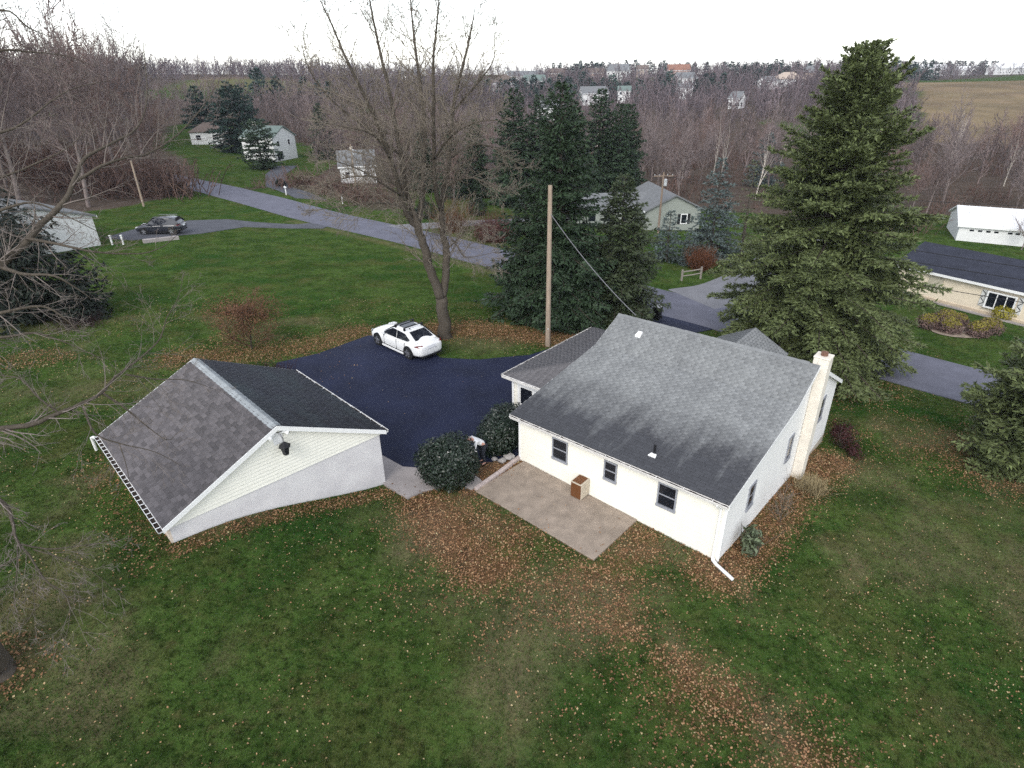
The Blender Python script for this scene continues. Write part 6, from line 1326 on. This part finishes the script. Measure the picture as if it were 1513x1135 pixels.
# ------------------------------------------------------------------ the person stooping between the two bushes
def skin(name, pts, edges, material, parent, sub=2, root=0):
    me = bpy.data.meshes.new(name); me.from_pydata([p[:3] for p in pts], edges, []); me.update(); me.materials.append(material)
    o = bpy.data.objects.new(name, me); put(o, parent)
    me.skin_vertices.new() if hasattr(me.skin_vertices, 'new') and not len(me.skin_vertices) else None
    md = o.modifiers.new('skin', 'SKIN'); md.use_smooth_shade = True
    if not len(me.skin_vertices):
        bm = bmesh.new(); bm.from_mesh(me); bm.verts.layers.skin.verify(); bm.to_mesh(me); bm.free()
    for i, p in enumerate(pts):
        s = me.skin_vertices[0].data[i]; s.radius = (p[3], p[4] if len(p) > 4 else p[3]); s.use_root = (i == root)
    sb = o.modifiers.new('sub', 'SUBSURF'); sb.levels = sb.render_levels = sub
    return o
M_SKIN = mat('skin', (.50, .27, .21), rough=.6, var=.08); M_SHIRT = mat('white_shirt', (.72, .72, .73), rough=.85, var=.06, scale=8); M_JEANS = mat('dark_trousers', (.022, .025, .035), rough=.9, var=.2); M_HAIR = mat('grey_hair', (.40, .37, .35), rough=.8, var=.15); M_SHOE = mat('shoe', (.03, .028, .027), rough=.7)
px_, py_ = -1.18, 20.02; pg = gmesh(px_, py_)+.11
ps = thing('person', (px_, py_, pg), 'person in a white long-sleeved shirt and dark trousers stooping between the two bushes', 'person', math.atan2(-.45, -.9))
P, E_ = [], []
def V_(*a): P.append(a); return len(P)-1
pel = V_(0, 0, .93, .14, .11); sp = V_(.14, 0, 1.06, .135, .11); chs = V_(.32, 0, 1.19, .15, .12); nk = V_(.46, 0, 1.28, .055); hd0 = V_(.53, 0, 1.32, .075, .07); hd1 = V_(.60, 0, 1.32, .095, .085); hd2 = V_(.67, 0, 1.27, .065, .06)
E_ += [(pel, sp), (sp, chs), (chs, nk), (nk, hd0), (hd0, hd1), (hd1, hd2)]
arms, legs = [], []
for s, (ex, ez, wx_, wz) in ((1, (.44, .97, .56, .74)), (-1, (.46, .95, .62, .78))):
    sh = V_(.37, s*.18, 1.20, .062); el = V_(ex, s*.25, ez, .045); wr_ = V_(wx_, s*.21, wz, .028); pm = V_(wx_+.04, s*.20, wz-.06, .032, .018); E_ += [(chs, sh), (sh, el), (el, wr_), (wr_, pm)]; arms.append((sh, el, wr_))
    for k in range(4):
        y = s*(.20+.026*(k-1.5)); ln = (.062, .074, .078, .060)[k]; a = V_(wx_+.075, y, wz-.105, .0095); b = V_(wx_+.085, y, wz-.105-ln*.5, .0088); c = V_(wx_+.070, y, wz-.105-ln, .0075); E_ += [(pm, a), (a, b), (b, c)]
    a = V_(wx_+.075, s*.165, wz-.065, .011); b = V_(wx_+.105, s*.155, wz-.10, .009); E_ += [(pm, a), (a, b)]
    hp = V_(-.02, s*.09, .86, .095); kn = V_(.07, s*.11, .50, .062); an = V_(-.03, s*.11, .09, .042); to = V_(.12, s*.12, .04, .035); E_ += [(pel, hp), (hp, kn), (kn, an), (an, to)]; legs.append((hp, kn, an, to))
skin('body', P, E_, M_SKIN, ps)
g = lambda i, k=1.0, d=.012: (*P[i][:3], *(r_*k+d for r_ in (P[i][3:] if len(P[i]) > 4 else (P[i][3], P[i][3]))))
Q = [(-.06, 0, .88, .165, .135), g(sp, 1, .02), g(chs), (.42, 0, 1.255, .075, .07)]; EQ = [(0, 1), (1, 2), (2, 3)]
for sh, el, wr_ in arms: i = len(Q); Q += [g(sh), g(el), g(wr_)]; EQ += [(2, i), (i, i+1), (i+1, i+2)]
skin('shirt', Q, EQ, M_SHIRT, ps)
Q = [(-.01, 0, .90, .155, .125)]; EQ = []
for hp, kn, an, to in legs: i = len(Q); Q += [g(hp, 1, .018), g(kn, 1, .018), (*P[an][:2], .11, .062, .062)]; EQ += [(0, i), (i, i+1), (i+1, i+2)]
skin('trousers', Q, EQ, M_JEANS, ps)
for hp, kn, an, to in legs:
    x, y = P[an][:2]; skin('shoe', [(x-.03, y, .055, .05, .045), (x+.08, y, .045, .05, .04), (x+.19, y, .035, .038, .03)], [(0, 1), (1, 2)], M_SHOE, ps)
skin('hair', [(.52, 0, 1.36, .06, .05), (.565, 0, 1.385, .075, .06), (.52, .06, 1.33, .04, .04), (.52, -.06, 1.33, .04, .04)], [(0, 1), (0, 2), (0, 3)], M_HAIR, ps)
for s in (1, -1):
    m = MB(); m.tube([(.585, s*.093, 1.30), (.585, s*.108, 1.305)], [.028, .018], 8); m.build('ear', M_SKIN, ps)
m = MB(); m.tube([(.70, 0, 1.30), (.735, 0, 1.285)], [.02, .012], 6); m.build('nose', M_SKIN, ps)

# ------------------------------------------------------------------ fallen leaves and grass
def free(x, y, drive=True):
    k = ~(inside(HOUSE, x, y) | inside(GARAGE, x, y) | inside(WING, x, y) | inside(PATIO, x, y) | inside(WALK, x, y))
    if drive: k &= ~inside(DRIVE, x, y)
    return k & (dist_line(road_c, x, y) > 3.3) & (dist_line(SIDE, x, y) > 2.7)
r = np.random.default_rng(17)
def leaf_layer(n):
    x = r.random(n)*56-28; y = r.random(n)*36+5.5; A = 56*36/n
    vis = np.abs(x) < .86*(y*.889+6.2)+1; x, y = x[vis], y[vis]
    d = litter(x, y)**1.3*600+15*(.15+1.7*sm(vnoise(x, y, 2.6, 21)*.6+vnoise(x, y, .8, 22)*.4, .35, .8))*(1+.7*sm(x, 2, 14))
    k = (r.random(len(x)) < d*A); x, y, L = x[k], y[k], (d[k] > 40)
    f = free(x, y) | (r.random(len(x)) < .035); return x[f], y[f], L[f]
x, y, Lh_ = leaf_layer(900000); n = len(x); print('leaves', n)
z = gmesh(x, y)+.012+r.random(n)*.035+np.where(inside(DRIVE, x, y) | inside(WALK, x, y) | inside(PATIO, x, y), .08, 0)
ok = ~(inside(HOUSE, x, y) | inside(GARAGE, x, y) | inside(WING, x, y)); x, y, z, Lh_ = x[ok], y[ok], z[ok], Lh_[ok]; n = len(x)
nr = r.normal(size=(n, 3))*.45; nr[:, 2] += 1; nr /= np.linalg.norm(nr, axis=1, keepdims=True); a = np.cross(nr, r.normal(size=(n, 3))); a /= np.linalg.norm(a, axis=1, keepdims=True); b = np.cross(nr, a); s = np.where(Lh_, .015+.026*r.random(n), .012+.020*r.random(n))[:, None]; C = np.stack([x, y, z], 1)
V = np.stack([C-a*s, C-b*s*.75+a*s*.1+nr*s*.25, C+a*s*1.1, C+b*s*.75+nr*s*.25], 1).reshape(-1, 3)
ti = np.where(Lh_, np.clip(r.normal(.42, .22, n), 0, 1), np.clip(r.normal(.70, .2, n), 0, 1))
M_LEAF = bpy.data.materials.new('fallen_leaf'); M_LEAF.use_nodes = True; nt = M_LEAF.node_tree; b_ = nt.nodes['Principled BSDF']; b_.inputs['Roughness'].default_value = .8; b_.inputs['Specular IOR Level'].default_value = .2
at = nt.nodes.new('ShaderNodeAttribute'); at.attribute_name = 'tint'; cr_ = nt.nodes.new('ShaderNodeValToRGB'); nt.links.new(at.outputs['Fac'], cr_.inputs[0]); nt.links.new(cr_.outputs[0], b_.inputs['Base Color'])
e = cr_.color_ramp.elements; e[0].position = 0; e[0].color = (.06, .032, .018, 1); e[1].position = 1; e[1].color = (.42, .36, .20, 1)
for p_, c_ in ((.3, (.18, .092, .046, 1)), (.6, (.32, .178, .092, 1)), (.82, (.42, .29, .16, 1))): q_ = e.new(p_); q_.color = c_
fast('fallen_leaves', V, np.arange(n*4).reshape(-1, 4), M_LEAF, tint=np.repeat(ti, 4), kind='stuff', label='brown and pale fallen leaves strewn over the lawn')
# grass blades on the near lawns
n = 360000; dd = 6+34*r.random(n)**1.25; x = (r.random(n)*2-1)*.92*(dd*.889+7); y = dd
k = free(x, y) & (litter(x, y) < .75*r.random(n)+.25); x, y = x[k], y[k]; n = len(x); print('blades', n)
z = gmesh(x, y); a = r.random(n)*6.283; h = (.035+.05*r.random(n))*(1+.4*vnoise(x, y, 1.5, 31)); w_ = .007+.007*r.random(n); le = r.normal(size=(n, 2))*.5
B = np.stack([x, y, z-.01], 1); T = np.stack([x+le[:, 0]*h, y+le[:, 1]*h, z+h], 1); W_ = np.stack([np.cos(a)*w_, np.sin(a)*w_, np.zeros(n)], 1)
go = fast('grass', np.stack([B-W_, B+W_, T], 1).reshape(-1, 3), np.arange(n*3).reshape(-1, 3), lawn_material('grass_blade', True), kind='stuff', label='short mown grass of the near lawns')
rg = np.repeat(litter(x, y), 3); region(go.data, rg*.6, rg*0, rg*0)
# ------------------------------------------------------------------ the air: thin haze over the valley
hz = MB(); hz.box(-2700, 2700, -145, 2720, -18, 42)
hm = bpy.data.materials.new('haze'); hm.use_nodes = True; nt = hm.node_tree; nt.nodes.clear()
pv = nt.nodes.new('ShaderNodeVolumePrincipled'); pv.inputs['Color'].default_value = (.80, .86, 1, 1); pv.inputs['Density'].default_value = .00015; pv.inputs['Anisotropy'].default_value = 0
ou = nt.nodes.new('ShaderNodeOutputMaterial'); nt.links.new(pv.outputs[0], ou.inputs['Volume'])
hz.build('haze', hm, kind='stuff')
